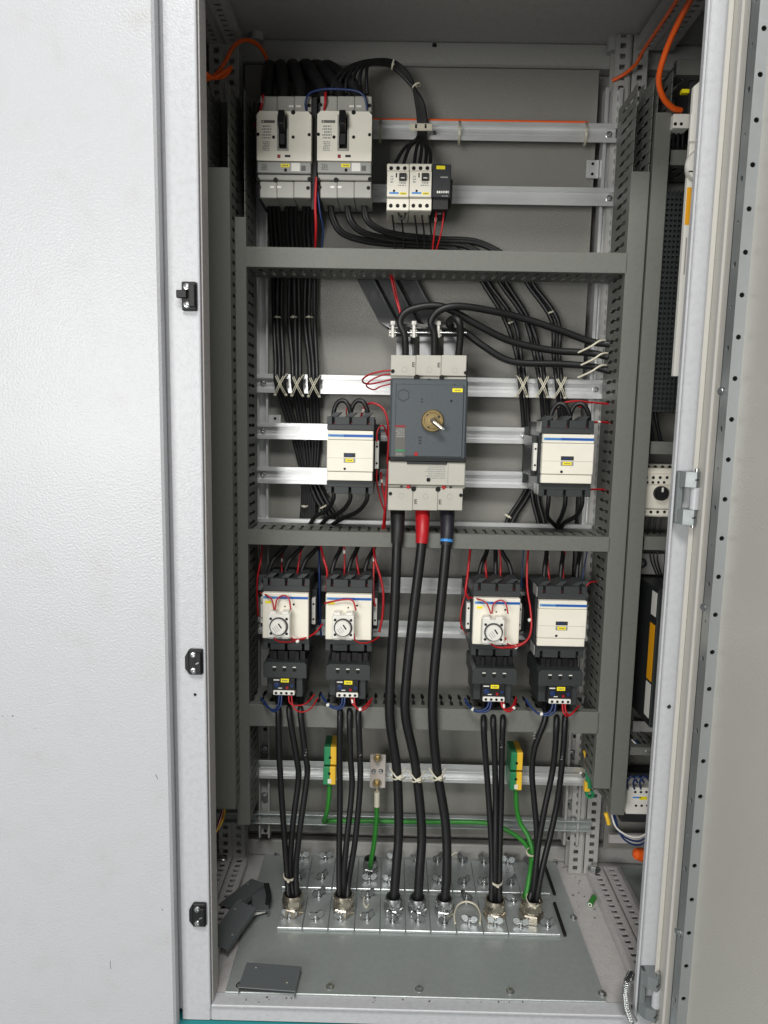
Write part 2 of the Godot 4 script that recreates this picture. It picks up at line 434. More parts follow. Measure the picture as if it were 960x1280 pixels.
func rails() -> void:
	# upright profiles on the mounting plate
	for s in [[321.0, 336.0, "bright upright rail down the left of the mounting plate"], [738.0, 759.0, "bright upright rail down the right of the mounting plate"]]:
		var xa := P(s[0], 430.0, -0.386).x; var xb := P(s[1], 430.0, -0.386).x
		var yb := P(500.0, 665.0, -0.386).y; var yt := P(500.0, 108.0 if s[0] > 500 else 150.0, -0.386).y
		var o := thing("upright_rail", s[2], "rail", Vector3(xa, yb, BACK), "upright rails")
		var b := MB.new()
		var w := xb - xa
		b.span(Vector3(xa, yb, BACK), Vector3(xb, yt, BACK + 0.004))
		for e in [[0.0, 0.2], [0.8, 1.0]]:
			b.span(Vector3(xa + w * e[0], yb, BACK + 0.004), Vector3(xa + w * e[1], yt, BACK + 0.024), 0.0008)
		b.span(Vector3(xa + w * 0.44, yb, BACK + 0.004), Vector3(xa + w * 0.56, yt, BACK + 0.007))
		obj("profile", b, M.rail_upright, o)
		var yl := P(500.0, 1050.0, -0.386).y
		var lo := MB.new()
		lo.span(Vector3(xa, yl, BACK), Vector3(xb, yb - 0.003, BACK + 0.003))
		for e in [[0.0, 0.16], [0.84, 1.0]]:
			lo.span(Vector3(xa + w * e[0], yl, BACK + 0.003), Vector3(xa + w * e[1], yb - 0.003, BACK + 0.02), 0.0008)
		obj("lower_profile", lo, M.frame, o)
		for v in [941.0, 1003.0]:
			bolt(o, Vector3((xa + xb) * 0.5, P(500.0, v, -0.386).y, BACK + 0.003), Vector3.BACK, 0.0085, M.steel)
		for v in [1036.0, 1046.0, 918.0]:
			obj("slot", MB.new().lathe(Vector3((xa + xb) * 0.5, P(500.0, v, -0.386).y, BACK + 0.0028), Vector3.BACK, [[0.0045, 0.0], [0.0045, 0.0008], [0.0, 0.0008]], 10), M.hole, o)
		for v in ([206.0, 110.0] if s[0] > 500 else [532.0]):          # fixing lugs of the plate
			var side := xa - 0.014 if s[0] > 500 else xb + 0.012
			if v > 120.0:
				var yy := P(500.0, v, -0.386).y
				obj("lug", MB.new().box(Vector3(side, yy, BACK + 0.006), Vector3(0.026, 0.036, 0.003), 0.001), M.rail, o)
				for q in [-0.01, 0.01]: obj("lug_hole", MB.new().cyl(Vector3(side, yy + q, BACK + 0.0074), Vector3(side, yy + q, BACK + 0.0082), 0.003), M.hole, o)
	var r1 := rail("bright mounting rail carrying an orange cable along its top edge", 151.0, 175.0, 322.0, 771.0, 560.0)
	rail("bright mounting rail behind the pair of small cream motor breakers", 232.0, 255.0, 322.0, 771.0, 600.0)
	rail("bright mounting rail laced with crossed cord ties, behind the rotary breaker", 469.0, 493.0, 320.0, 754.0, 440.0)
	rail("bright mounting rail behind the upper half of two middle contactors", 529.0, 549.5, 320.0, 664.0, 370.0)
	rail("bright mounting rail behind the lower half of two middle contactors", 584.0, 605.0, 320.0, 664.0, 370.0)
	rail("bright mounting rail behind the upper half of the four lower contactors", 721.0, 741.0, 322.0, 735.0, 480.0)
	rail("bright mounting rail behind the lower half of the four lower contactors", 775.5, 796.0, 322.0, 735.0, 480.0)
	rail("bright mounting rail carrying green and yellow earth terminals near the floor", 953.0, 976.0, 314.0, 737.0, 450.0)
	# the rails that carry the ducts, seen as a bright edge
	for s in [[336.0, 347.0, "bright rail edge showing just under the topmost level duct"], [652.0, 662.0, "bright rail edge showing just above the middle level duct"], [868.0, 878.0, "bright rail edge showing just above the lowest level duct"]]:
		var b := MB.new()
		b.span(P(320, s[0], -0.377), P(748 if s[0] < 500 else 738, s[1], -0.377) + Vector3(0, 0.012, 0.011), 0.0008)
		tag(obj("duct_rail", b, M.rail), s[2], "rail", "rails behind the level ducts")
	for q in [[561.0, 175.0], [300.0, 0.0]]:
		if q[1] > 0.0: obj("fixing_hole", MB.new().cyl(P(543, 166.5, RAILF - 0.009), P(543, 166.5, RAILF - 0.0085), 0.004), M.hole, r1)
	# galvanised channel low at the back
	var c := thing("channel_bar", "grey galvanised channel bar just above the cabinet floor, with a green cable along it", "rail", P(268, 1030, -0.385), "")
	var ya := P(450, 1017, -0.385).y; var yb2 := P(450, 1030, -0.385).y
	var xa2 := P(268, 1024, -0.385).x; var xb3 := P(739, 1026, -0.385).x
	var cb := MB.new()
	cb.span(Vector3(xa2, yb2, -0.388), Vector3(xb3, ya, -0.385))
	cb.span(Vector3(xa2, ya - 0.003, -0.3849), Vector3(xb3, ya, -0.374), 0.0006)
	cb.span(Vector3(xa2, yb2, -0.3849), Vector3(xb3, yb2 + 0.003, -0.374), 0.0006)
	obj("profile", cb, M.zinc, c)
	for u in [323.0, 717.0]: screw(c, P(u, 1022, -0.3848), Vector3.BACK, 0.005, M.steel)

# ---------------------------------------------------------------- enclosure
func enclosure() -> void:
	var e := thing("cabinet_enclosure", "tall open steel control cabinet with pale grey front frame and grey interior", "cabinet", Vector3(0.07, FLOOR, -0.2))
	var top := 1.72
	obj("mounting_plate", MB.new().span(Vector3(-0.315, P(500, 1043, BACK).y, BACK - 0.003), Vector3(P(749, 100, BACK).x, P(600, 85, BACK).y, BACK), 0.001), M.plate, e)
	obj("mounting_plate", MB.new().span(Vector3(0.515, FLOOR + 0.06, -0.405), Vector3(0.98, 1.63, -0.40)), M.plate, e)
	obj("rear_wall", MB.new().span(Vector3(-0.42, FLOOR, -0.475), Vector3(1.0, top, -0.47)), M.inner_paint, e)
	obj("side_wall", MB.new().span(Vector3(-0.425, FLOOR, -0.47), Vector3(-0.42, top, -0.02)), M.inner_paint, e)
	obj("side_wall", MB.new().span(Vector3(1.0, FLOOR, -0.47), Vector3(1.005, top, -0.02)), M.inner_paint, e)
	obj("roof", MB.new().span(Vector3(-0.43, top, -0.475), Vector3(1.005, top + 0.01, -0.0)), M.inner_paint, e)
	obj("floor_pan", MB.new().span(Vector3(-0.425, FLOOR - 0.006, -0.475), Vector3(1.0, FLOOR, -0.021)), M.inner_paint, e)
	# front frame
	obj("front_post", MB.new().span(Vector3(-0.358, FLOOR - 0.040, -0.02), Vector3(-0.3065, top, 0.0), 0.002), M.paint, e)
	obj("front_post", MB.new().span(Vector3(-0.43, FLOOR - 0.022, -0.021), Vector3(-0.3585, top, -0.006)), M.paint, e)
	obj("seal_lip", MB.new().span(Vector3(-0.3065, FLOOR - 0.006, -0.022), Vector3(-0.3035, top, 0.011), 0.0012), M.paint, e)
	obj("front_post_return", MB.new().span(Vector3(-0.303, FLOOR + 0.001, -0.035), Vector3(-0.3005, top, 0.004), 0.0008), M.inner_paint, e)
	obj("front_post", MB.new().span(Vector3(0.4585, FLOOR - 0.040, -0.004), Vector3(0.56, top, 0.0), 0.0012), M.paint, e)
	obj("seal_lip", MB.new().span(Vector3(0.4535, FLOOR - 0.006, -0.003), Vector3(0.4575, top, 0.010), 0.0014), M.paint, e)
	obj("closed_front", MB.new().span(Vector3(0.5605, FLOOR - 0.022, -0.02), Vector3(1.005, top, -0.004)), M.paint, e)
	obj("header", MB.new().span(Vector3(-0.306, 1.592, -0.02), Vector3(0.456, top, -0.0005), 0.002), M.paint, e)
	obj("sill", MB.new().span(Vector3(-0.306, FLOOR - 0.040, -0.0205), Vector3(0.456, FLOOR - 0.002, -0.0006), 0.002), M.paint, e)
	obj("sill_lip", MB.new().span(Vector3(-0.303, FLOOR - 0.004, -0.02), Vector3(0.4515, FLOOR + 0.0004, 0.009), 0.0012), M.paint, e)
	# rear frame
	obj("rear_beam", MB.new().span(Vector3(-0.33, 1.672, -0.46), Vector3(0.99, 1.7195, -0.425), 0.004), M.frame, e)
	obj("rear_beam", MB.new().span(Vector3(-0.4, FLOOR + 0.001, -0.455), Vector3(0.99, FLOOR + 0.04, -0.43), 0.003), M.frame, e)
	for s in [[-0.385, -0.322], [0.432, 0.50]]:
		var b := MB.new()
		ladder(b, Vector3(s[0] + 0.016, FLOOR + 0.002, -0.388), Vector3(s[0] + 0.016, 1.718, -0.388), Vector3.RIGHT, 0.03, 0.0025, 0.02, 0.01, 0.011)
		ladder(b, Vector3(s[1] - 0.016, FLOOR + 0.002, -0.388), Vector3(s[1] - 0.016, 1.718, -0.388), Vector3.RIGHT, 0.03, 0.0025, 0.02, 0.01, 0.011)
		b.span(Vector3(s[0], FLOOR + 0.002, -0.42), Vector3(s[1], 1.718, -0.415))
		b.span(Vector3((s[0] + s[1]) * 0.5 - 0.0015, FLOOR + 0.002, -0.414), Vector3((s[0] + s[1]) * 0.5 + 0.0015, 1.718, -0.392))
		obj("rear_post", b, M.frame, e)
	# punched members along the floor and under the roof
	for s in [[-0.385, -0.318], [0.475, 0.545]]:
		for q in [[FLOOR + 0.022, 1.0], [1.69, -1.0]]:
			var b := MB.new()
			var y: float = q[0]
			var c: float = (s[0] + s[1]) * 0.5
			ladder(b, Vector3((s[0] + c) * 0.5 - 0.001, y, -0.386), Vector3((s[0] + c) * 0.5 - 0.001, y, -0.035), Vector3.RIGHT, (s[1] - s[0]) * 0.5 - 0.003, 0.0022, 0.0175, 0.009, 0.012)
			ladder(b, Vector3((s[1] + c) * 0.5 + 0.001, y, -0.386), Vector3((s[1] + c) * 0.5 + 0.001, y, -0.035), Vector3.RIGHT, (s[1] - s[0]) * 0.5 - 0.003, 0.0022, 0.0175, 0.009, 0.012)
			for xx in [s[0], c, s[1]]:
				b.span(Vector3(xx - 0.001, y - 0.0012, -0.386), Vector3(xx + 0.001, y - 0.02 * q[1], -0.035))
			obj("punched_member", b, M.inner_paint, e)
	screw(e, Vector3(-0.372, FLOOR + 0.024, -0.375), Vector3.UP, 0.011, M.steel)
	bolt(e, Vector3(0.488, FLOOR + 0.024, -0.372), Vector3.UP, 0.01, M.steel)
	bolt(e, Vector3(0.472, FLOOR + 0.024, -0.05), Vector3.UP, 0.005, M.steel)
	# roof corner socket and a hole in the rear beam
	obj("corner_socket", MB.new().cyl(P(767, 66, -0.41), P(767, 66, -0.41) + Vector3(0, 0.045, 0.0), 0.014, 16), M.frame, e)
	obj("corner_socket", MB.new().cyl(P(321, 52, -0.41), P(321, 52, -0.41) + Vector3(0, 0.045, 0.0), 0.014, 16), M.frame, e)
	obj("beam_hole", MB.new().cyl(P(543, 57, -0.4247), P(543, 57, -0.4238), 0.005), M.hole, e)
	obj("frame_hole", MB.new().cyl(P(244, 868, 0.0002), P(244, 868, 0.0008), 0.0026), M.hole, e)
	# latch keepers on the left post
	for k in [[237.0, 371.0, "uppermost"], [245.0, 826.0, "middle"], [249.5, 1141.0, "lowest"]]:
		var c := P(k[0], k[1], 0.0)
		var o := thing("latch_keeper", "black plastic latch keeper with two screws on the pale door frame, %s of three" % k[2], "latch", c, "latch keepers")
		var b := MB.new()
		b.box(c + Vector3(0.001, 0.0, 0.004), Vector3(0.023, 0.044, 0.008), 0.0015)
		b.box(c + Vector3(0.007, 0.0, 0.010), Vector3(0.009, 0.034, 0.008), 0.001)
		obj("body", b, M.black, o)
		if k[2] == "uppermost":
			obj("tongue", MB.new().box(c + Vector3(-0.009, 0.002, 0.0115), Vector3(0.016, 0.012, 0.007), 0.001), M.black, o)
		else:
			obj("wedge", MB.new().prism(PackedVector2Array([Vector2(-0.011, -0.02), Vector2(-0.011, 0.02), Vector2(-0.017, 0.009), Vector2(-0.017, -0.012)]), c, Basis.IDENTITY, 0.006), M.black, o)
			obj("spring", MB.new().box(c + Vector3(0.006, 0.001, 0.0148), Vector3(0.006, 0.002, 0.001), 0.0, Basis(Vector3.BACK, 0.5)), M.steel, o)
		for sg in [-1.0, 1.0]:
			screw(o, c + Vector3(-0.0015, sg * 0.0135, 0.008), Vector3.BACK, 0.0056, M.steel)
	# plinth and floor of the workshop
	tag(obj("plinth", MB.new().span(Vector3(-1.4, -0.24, -0.47), Vector3(1.2, FLOOR - 0.043, -0.004)), M.teal), "teal painted plinth under the cabinets", "plinth")
	var g := obj("ground", MB.new().span(Vector3(-3.0, -0.25, -1.0), Vector3(3.0, -0.242, 4.0)), M.ground)
	g.set_meta("kind", "structure"); g.set_meta("label", "workshop floor in front of the cabinets"); g.set_meta("category", "floor")

func doors() -> void:
	# closed door of the neighbouring bay
	var d := thing("closed_cabinet_door", "closed pale grey cabinet door with pebbled paint left of the open bay", "door", Vector3(-0.8, FLOOR, 0.0))
	obj("panel", MB.new().span(Vector3(-1.3, FLOOR - 0.042, 0.0006), Vector3(-0.3615, 1.9, 0.027), 0.004), M.door, d)
	for s in [[3.0, 895.0, 0.0014, 0.0014, 0.0], [16.0, 895.0, 0.0022, 0.0022, 0.0], [44.0, 910.5, 0.0012, 0.0012, 0.0], [196.0, 971.0, 0.001, 0.009, 0.4], [203.0, 1137.0, 0.001, 0.004, 0.6], [138.0, 1206.0, 0.0008, 0.016, 0.0]]:
		obj("paint_scratch", MB.new().box(P(s[0], s[1], 0.0271), Vector3(s[2], s[3], 0.0002), 0.0, Basis(Vector3.BACK, s[4])), M.print, d)
	# open door, standing square to the cabinet on the right
	var o := thing("open_cabinet_door", "pale grey cabinet door standing open, punched steel strut down its inner face", "door", Vector3(0.5, FLOOR, 0.3))
	var X := 0.4895
	obj("panel", MB.new().span(Vector3(X, FLOOR - 0.02, 0.012), Vector3(X + 0.022, 1.9, 0.76), 0.003), M.lit_door_inner, o)
	obj("gasket", MB.new().span(Vector3(X - 0.004, FLOOR - 0.01, 0.040), Vector3(X + 0.001, 1.88, 0.052), 0.0018), M.gasket, o)
	obj("edge_fold", MB.new().span(Vector3(X - 0.008, FLOOR - 0.02, 0.013), Vector3(X - 0.0005, 1.89, 0.0165), 0.0008), M.lit_door_inner, o)
	# strut: two punched faces
	var b := MB.new()
	var z0 := 0.104; var z1 := 0.130; var xp := X - 0.016
	var y := -0.098; var k := 0
	var side := MB.new()
	while y < 1.85:
		b.holed(Vector3((X + xp) * 0.5, y + 0.0285, z1), Basis(Vector3.RIGHT, Vector3.UP, Vector3.BACK), X - xp, 0.057, 0.0018, 0.0036)
		side.holed(Vector3(xp, y + 0.0285 - 0.014, (z0 + z1) * 0.5), Basis(Vector3(0, 0, 1), Vector3.UP, Vector3.LEFT), z1 - z0, 0.057, 0.0018, 0.0042 if k % 2 == 0 else 0.0026)
		y += 0.057; k += 1
	side.span(Vector3(xp, -0.11, z0), Vector3(X, 1.85, z0 + 0.002))
	obj("strut_face", b, M.strut, o); obj("strut_face", side, M.strut, o)
	obj("dark_strut_fill", MB.new().span(Vector3(xp + 0.006, -0.11, z0 + 0.003), Vector3(X - 0.001, 1.85, z1 - 0.006)), M.hole, o)  # black fill added inside the hollow strut, as shade behind its holes
	for v in [489.0, 759.0, 1164.0]:
		var q := P([899.0, 878.0, 843.0][[489.0, 759.0, 1164.0].find(v)], v, 0.11)
		bolt(o, Vector3(xp - 0.0002, q.y, 0.11), Vector3(-0.8, 0, 0.6), 0.0042, M.steel)
	obj("edge_hole", MB.new().cyl(P(836, 883, 0.0004), P(836, 883, 0.001), 0.0035), M.hole, o)
	# hinges between frame and door
	for h in [[621.0, "uppermost", 862.0], [1235.0, "lowest", 818.0]]:
		var c := P(h[2] - 12.0, h[0], 0.004)
		var n := thing("door_hinge", "grey cast metal door hinge bridging frame and open door, %s of two" % h[1], "hinge", Vector3(0.47, c.y, 0.0), "door hinges")
		obj("plate", MB.new().span(Vector3(0.4585, c.y - 0.042, 0.0004), Vector3(0.4685, c.y + 0.042, 0.016), 0.002), M.cast, n)
		for sg in [-1.0, 1.0]:
			obj("arm", MB.new().prism(PackedVector2Array([Vector2(0.4605, 0.001), Vector2(0.4885, 0.001), Vector2(0.4885, 0.026), Vector2(0.480, 0.034), Vector2(0.466, 0.026), Vector2(0.4605, 0.017)]), Vector3(0, c.y + sg * 0.030 + 0.012, 0), Basis(Vector3.RIGHT, Vector3.BACK, Vector3.DOWN), 0.024), M.cast, n)
			obj("arm_groove", MB.new().box(Vector3(0.4815, c.y + sg * 0.030, 0.0322), Vector3(0.010, 0.002, 0.0016), 0.0, Basis(Vector3.UP, 0.75)), M.rubber, n)
		obj("pin", MB.new().cyl(Vector3(0.4835, c.y - 0.047, 0.024), Vector3(0.4835, c.y + 0.047, 0.024), 0.0035, 12), M.steel, n)
		obj("knuckle", MB.new().cyl(Vector3(0.4835, c.y - 0.0175, 0.024), Vector3(0.4835, c.y + 0.0175, 0.024), 0.0075, 14), M.paint, n)

# ---------------------------------------------------------------- devices
# box whose front face covers a rectangle of the photograph at depth zf
func fb(u0: float, v0: float, u1: float, v1: float, zf: float, depth: float, bev := 0.0006, b: MB = null) -> MB:
	var mb: MB = b if b else MB.new()
	var um := (u0 + u1) * 0.5; var vm := (v0 + v1) * 0.5
	mb.span(Vector3(P(u0, vm, zf).x, P(um, v1, zf).y, zf - depth), Vector3(P(u1, vm, zf).x, P(um, v0, zf).y, zf), bev)
	return mb
func disc(u: float, v: float, z: float, rpx: float, t := 0.0006, sides := 12, b: MB = null) -> MB:
	var mb: MB = b if b else MB.new()
	var c := P(u, v, z)
	return mb.cyl(c - Vector3(0, 0, 0.001), c + Vector3(0, 0, t), px(rpx, z), sides)
# rows of tiny printed strokes standing for small unreadable print
func small_print(u0: float, v0: float, u1: float, v1: float, z: float, rows: int, seed_: int) -> MB:
	var b := MB.new()
	var r := RandomNumberGenerator.new(); r.seed = seed_
	for k in rows:
		var v := lerpf(v0, v1, (k + 0.5) / rows)
		var u := u0 + r.randf() * (u1 - u0) * 0.2
		while u < u1:
			var w := r.randf_range(0.8, 2.4)
			fb(u, v - 0.28 * (v1 - v0) / rows, minf(u + w, u1), v + 0.28 * (v1 - v0) / rows, z + 0.0004, 0.0006, 0.0, b)
			u += w + r.randf_range(0.4, 1.0)
	return b
func tag_print(parent: Node3D, c: Vector3, w: float, h: float) -> void:     # dark strokes on a tag
	var b := MB.new()
	for k in 4: b.box(c + Vector3(w * (-0.3 + 0.2 * k), 0, 0), Vector3(w * (0.11 if k % 2 == 0 else 0.15), h * 0.42, 0.0004))
	obj("tag_print", b, M.print, parent)
func lettering(text: String, at: Vector3, height: float, m: Material, parent: Node3D, called := "lettering") -> void:
	var t := TextMesh.new()
	var f := SystemFont.new(); f.font_names = PackedStringArray(["Droid Sans"]); f.font_weight = 700
	t.font = f; t.text = text; t.font_size = 24; t.pixel_size = height / 17.0; t.depth = 0.0005
	t.horizontal_alignment = HORIZONTAL_ALIGNMENT_LEFT
	t.material = m
	var o := MeshInstance3D.new(); o.mesh = t; o.name = called
	parent.add_child(o, true)
	o.position = at - (parent.get_meta("base") as Vector3)

# contactor: cream face given in pixels of the photograph
func contactor(label: String, u0: float, v0: float, u1: float, v1: float, timer: bool, aux: Array, zf := -0.215) -> Node3D:
	var vm := (v0 + v1) * 0.5; var um := (u0 + u1) * 0.5
	var x0 := P(u0, vm, zf).x; var x1 := P(u1, vm, zf).x
	var y0 := P(um, v1, zf).y; var y1 := P(um, v0, zf).y
	var w := x1 - x0; var h := y1 - y0
	var o := thing("contactor", label, "contactor", Vector3((x0 + x1) * 0.5, y0 - 0.028, -0.36), "contactors with cream faces")
	var by0 := y0 - 0.0265; var by1 := y1 + 0.0265
	# dark body
	var b := MB.new()
	b.span(Vector3(x0 - 0.001, by0 + 0.004, -0.355), Vector3(x1 + 0.001, by1 - 0.004, zf - 0.030), 0.001)
	b.span(Vector3(x0 + 0.002, y0 + 0.001, zf - 0.0301), Vector3(x1 - 0.002, y1 - 0.001, zf - 0.012))
	b.span(Vector3(x0 - 0.010, y0 - 0.012, -0.3615), Vector3(x1 + 0.010, y0 + 0.010, -0.352), 0.001)
	b.span(Vector3(x0 - 0.010, y1 - 0.010, -0.3615), Vector3(x1 + 0.010, y1 + 0.012, -0.352), 0.001)
	obj("body", b, M.charcoal, o)
	# terminal blocks above and below, with three screwdriver slots each
	for top in [true, false]:
		var ya := y1 + 0.0012 if top else by0
		var yb := by1 if top else y0 - 0.0012
		var t := MB.new()
		var sw := 0.0052
		var xs := [x0 - 0.0008]
		for k in 3:
			var c := x0 + w * (0.125 + 0.375 * k)
			xs.append(c - sw * 0.5); xs.append(c + sw * 0.5)
		xs.append(x1 + 0.0008)
		var zt := zf - 0.011
		var solid := ya + (yb - ya) * 0.42 if top else ya
		var solid2 := yb if top else ya + (yb - ya) * 0.52
		if top:
			t.span(Vector3(xs[0], ya, zt - 0.012), Vector3(xs[7], solid, zt), 0.0008)
			for k in 4: t.span(Vector3(xs[k * 2], solid - 0.0002, zt - 0.012), Vector3(xs[k * 2 + 1], yb, zt), 0.0005)
		else:
			t.span(Vector3(xs[0], ya + (yb - ya) * 0.52, zt - 0.012), Vector3(xs[7], yb, zt), 0.0008)
			for k in 4: t.span(Vector3(xs[k * 2], ya, zt - 0.012), Vector3(xs[k * 2 + 1], ya + (yb - ya) * 0.52 + 0.0002, zt), 0.0005)
		t.span(Vector3(xs[0], ya, zt - 0.05), Vector3(xs[7], yb, zt - 0.0115))
		if top:                              # sloping barriers between the phases
			for k in 3:
				var c: float = x0 + w * (0.02 + 0.34 * k)
				t.prism(PackedVector2Array([Vector2(0, 0), Vector2(0.014, 0), Vector2(0.014 + 0.010, 0.009), Vector2(0.012, 0.009)]), Vector3(c, yb - 0.0006, zt - 0.05), Basis.IDENTITY, 0.04)
		var block := obj("terminal_block", t, M.charcoal, o)
		var sc := MB.new()
		for k in 3:
			var c := x0 + w * (0.125 + 0.375 * k)
			sc.cyl(Vector3(c + 0.001, (ya + yb) * 0.5, zt - 0.0118), Vector3(c + 0.001, (ya + yb) * 0.5, zt - 0.0102), 0.0014, 8)
			obj("terminal_screw", sc, M.dark_red, block)
			obj("dark_slot_back", MB.new().span(Vector3(c - 0.0027, (solid if top else ya) + 0.0002, zt - 0.0116), Vector3(c + 0.0027, (yb if top else ya + (yb - ya) * 0.52), zt - 0.0108)), M.hole, block)  # black sheet coloured in for the shade at the back of the slot
			sc = MB.new()
	# cream face
	if timer:
		obj("face", MB.new().span(Vector3(x0, y0, zf - 0.014), Vector3(x1, y1, zf), 0.0014), M.cream, o)
	else:
		obj("face", MB.new().span(Vector3(x0, y0 + h * 0.185, zf - 0.014), Vector3(x1, y1 - h * 0.185, zf), 0.0012), M.cream, o)
		obj("upper_band", MB.new().span(Vector3(x0 + 0.0005, y1 - h * 0.178, zf - 0.014), Vector3(x1 - 0.0005, y1, zf - 0.0012), 0.001), M.cream, o)
		obj("lower_band", MB.new().span(Vector3(x0 + 0.0005, y0, zf - 0.014), Vector3(x1 - 0.001, y0 + h * 0.178, zf - 0.002), 0.001), M.cream, o)
	var zs := zf - 0.0012 if not timer else zf
	var ys := y1 - h * 0.098
	obj("blue_stripe", MB.new().span(Vector3(x0 + w * 0.36, ys - h * 0.026, zs - 0.0006), Vector3(x1 - 0.001, ys + h * 0.026, zs + 0.0004)), M.stripe, o)
	obj("pale_stripe", MB.new().span(Vector3(x0 + w * 0.02, ys - h * 0.026, zs - 0.0006), Vector3(x0 + w * 0.36, ys + h * 0.026, zs + 0.0004)), M.pale_stripe, o)
	lettering("Telemecanique", Vector3(x0 + w * 0.055, ys, zs + 0.0005), 0.0036, M.stripe, o)
	if not timer:
		var cx := (x0 + x1) * 0.5 - w * 0.01
		var win := obj("indicator_window", MB.new().box(Vector3(cx, y0 + h * 0.515, zf), Vector3(w * 0.25, h * 0.085, 0.001), 0.0002), M.rubber, o)
		obj("window_bar", MB.new().box(Vector3(cx - w * 0.01, y0 + h * 0.515, zf + 0.0006), Vector3(w * 0.13, h * 0.03, 0.0004)), M.blue, win)
		var tf := obj("tag_frame", MB.new().box(Vector3(cx, y0 + h * 0.405, zf), Vector3(w * 0.25, h * 0.085, 0.001), 0.0002), M.band, o)
		obj("yellow_tag", MB.new().box(Vector3(cx, y0 + h * 0.41, zf + 0.0007), Vector3(w * 0.17, h * 0.065, 0.0006)), M.yellow, tf)
		tag_print(tf, Vector3(cx, y0 + h * 0.41, zf + 0.0011), w * 0.15, h * 0.05)
		obj("face_screw_hole", MB.new().cyl(Vector3(x0 + w * 0.39, y0 + h * 0.24, zf - 0.001), Vector3(x0 + w * 0.39, y0 + h * 0.24, zf + 0.0003), w * 0.028, 10), M.hole, o)
		obj("mould_line", MB.new().box(Vector3((x0 + x1) * 0.5, y0 + h * 0.455, zf), Vector3(w * 0.98, 0.0005, 0.0004)), M.band, o)
	else:
		var tx := x0 + w * 0.40; var ty := y0 + h * 0.36
		var s := w * 0.235
		var tb := MB.new()
		tb.span(Vector3(tx - s, ty - s * 1.08, zf - 0.001), Vector3(tx + s, ty + s * 1.08, zf + 0.026), 0.0012)
		for q in [[-0.6, 1.0], [0.55, 1.0], [-0.6, -1.0], [0.55, -1.0]]:
			tb.box(Vector3(tx + s * q[0], ty + s * 1.12 * q[1], zf + 0.010), Vector3(s * 0.62, s * 0.34, 0.020), 0.001)
		var tmr := obj("timer_block", tb, M.white, o)
		var hb := MB.new()
		for q in [[-0.72, 0.68], [0.72, 0.68], [-0.72, -0.7], [0.72, -0.7]]:
			hb.cyl(Vector3(tx + s * q[0], ty + s * q[1], zf + 0.0255), Vector3(tx + s * q[0], ty + s * q[1], zf + 0.0264), s * 0.13, 10)
			obj("timer_screw_hole", hb, M.hole, tmr)
			hb = MB.new()
		obj("dial_ring", MB.new().lathe(Vector3(tx, ty, zf + 0.026), Vector3.BACK, [[s * 0.84, 0.0], [s * 0.84, 0.003], [s * 0.7, 0.0032]], 24), M.rubber, tmr)
		obj("dial", MB.new().lathe(Vector3(tx, ty, zf + 0.026), Vector3.BACK, [[s * 0.74, 0.0], [s * 0.72, 0.008], [s * 0.66, 0.010], [0.0, 0.010]], 24), M.white, tmr)
		obj("dial_mark", MB.new().box(Vector3(tx + s * 0.18, ty + s * 0.16, zf + 0.0362), Vector3(s * 0.12, s * 0.5, 0.0004), 0.0, Basis(Vector3.BACK, 0.6)), M.hole, tmr)
		for q in [0.0, 0.22, 0.44]: obj("dial_mark", MB.new().box(Vector3(tx - s * (0.02 + q * 0.7), ty - s * (0.05 + q * 0.5), zf + 0.0362), Vector3(s * 0.04, s * 0.6, 0.0004), 0.0, Basis(Vector3.BACK, 0.6)), M.band, tmr)
		obj("yellow_tag", MB.new().box(Vector3(x0 + w * 0.13, y1 - h * 0.2, zf), Vector3(w * 0.13, h * 0.05, 0.001)), M.yellow, o)
		obj("face_screw_hole", MB.new().cyl(Vector3(x0 + w * 0.68, y1 - h * 0.24, zf - 0.001), Vector3(x0 + w * 0.68, y1 - h * 0.24, zf + 0.0003), w * 0.024, 10), M.hole, o)
		obj("face_screw_hole", MB.new().cyl(Vector3(x0 + w * 0.49, y1 - h * 0.29, zf - 0.001), Vector3(x0 + w * 0.49, y1 - h * 0.29, zf + 0.0003), w * 0.018, 10), M.hole, o)
	# auxiliary contact blocks on the flanks: side -1 / 1
	for sd in aux:
		var xa: float = (x1 + 0.0015) if sd > 0 else (x0 - 0.0015)
		var s: float = sd
		var ab := obj("auxiliary_body", MB.new().span(Vector3(xa, y0 + h * 0.1, -0.35), Vector3(xa + s * 0.010, y0 + h * 0.95, zf - 0.048), 0.0008), M.charcoal, o)
		obj("auxiliary_contact", MB.new().span(Vector3(xa + s * 0.001, y0 + h * 0.22, zf - 0.05), Vector3(xa + s * 0.0085, y0 + h * 0.80, zf - 0.034), 0.001), M.white, ab)
		for q in [0.34, 0.68]:
			obj("auxiliary_screw", MB.new().cyl(Vector3(xa + s * 0.0048, y0 + h * q, zf - 0.0345), Vector3(xa + s * 0.0048, y0 + h * q, zf - 0.0335), 0.0022, 8), M.hole, ab)
	# print label on the visible flank
	if u0 > 600.0:
		obj("flank_label", MB.new().span(Vector3(x0 - 0.0022, y1 + 0.004, zf - 0.055), Vector3(x0 - 0.0008, by1 - 0.003, zf - 0.016)), M.band, o)
		obj("flank_label", MB.new().span(Vector3(x0 - 0.0022, by0 + 0.003, zf - 0.055), Vector3(x0 - 0.0008, y0 - 0.004, zf - 0.016)), M.band, o)
	return o

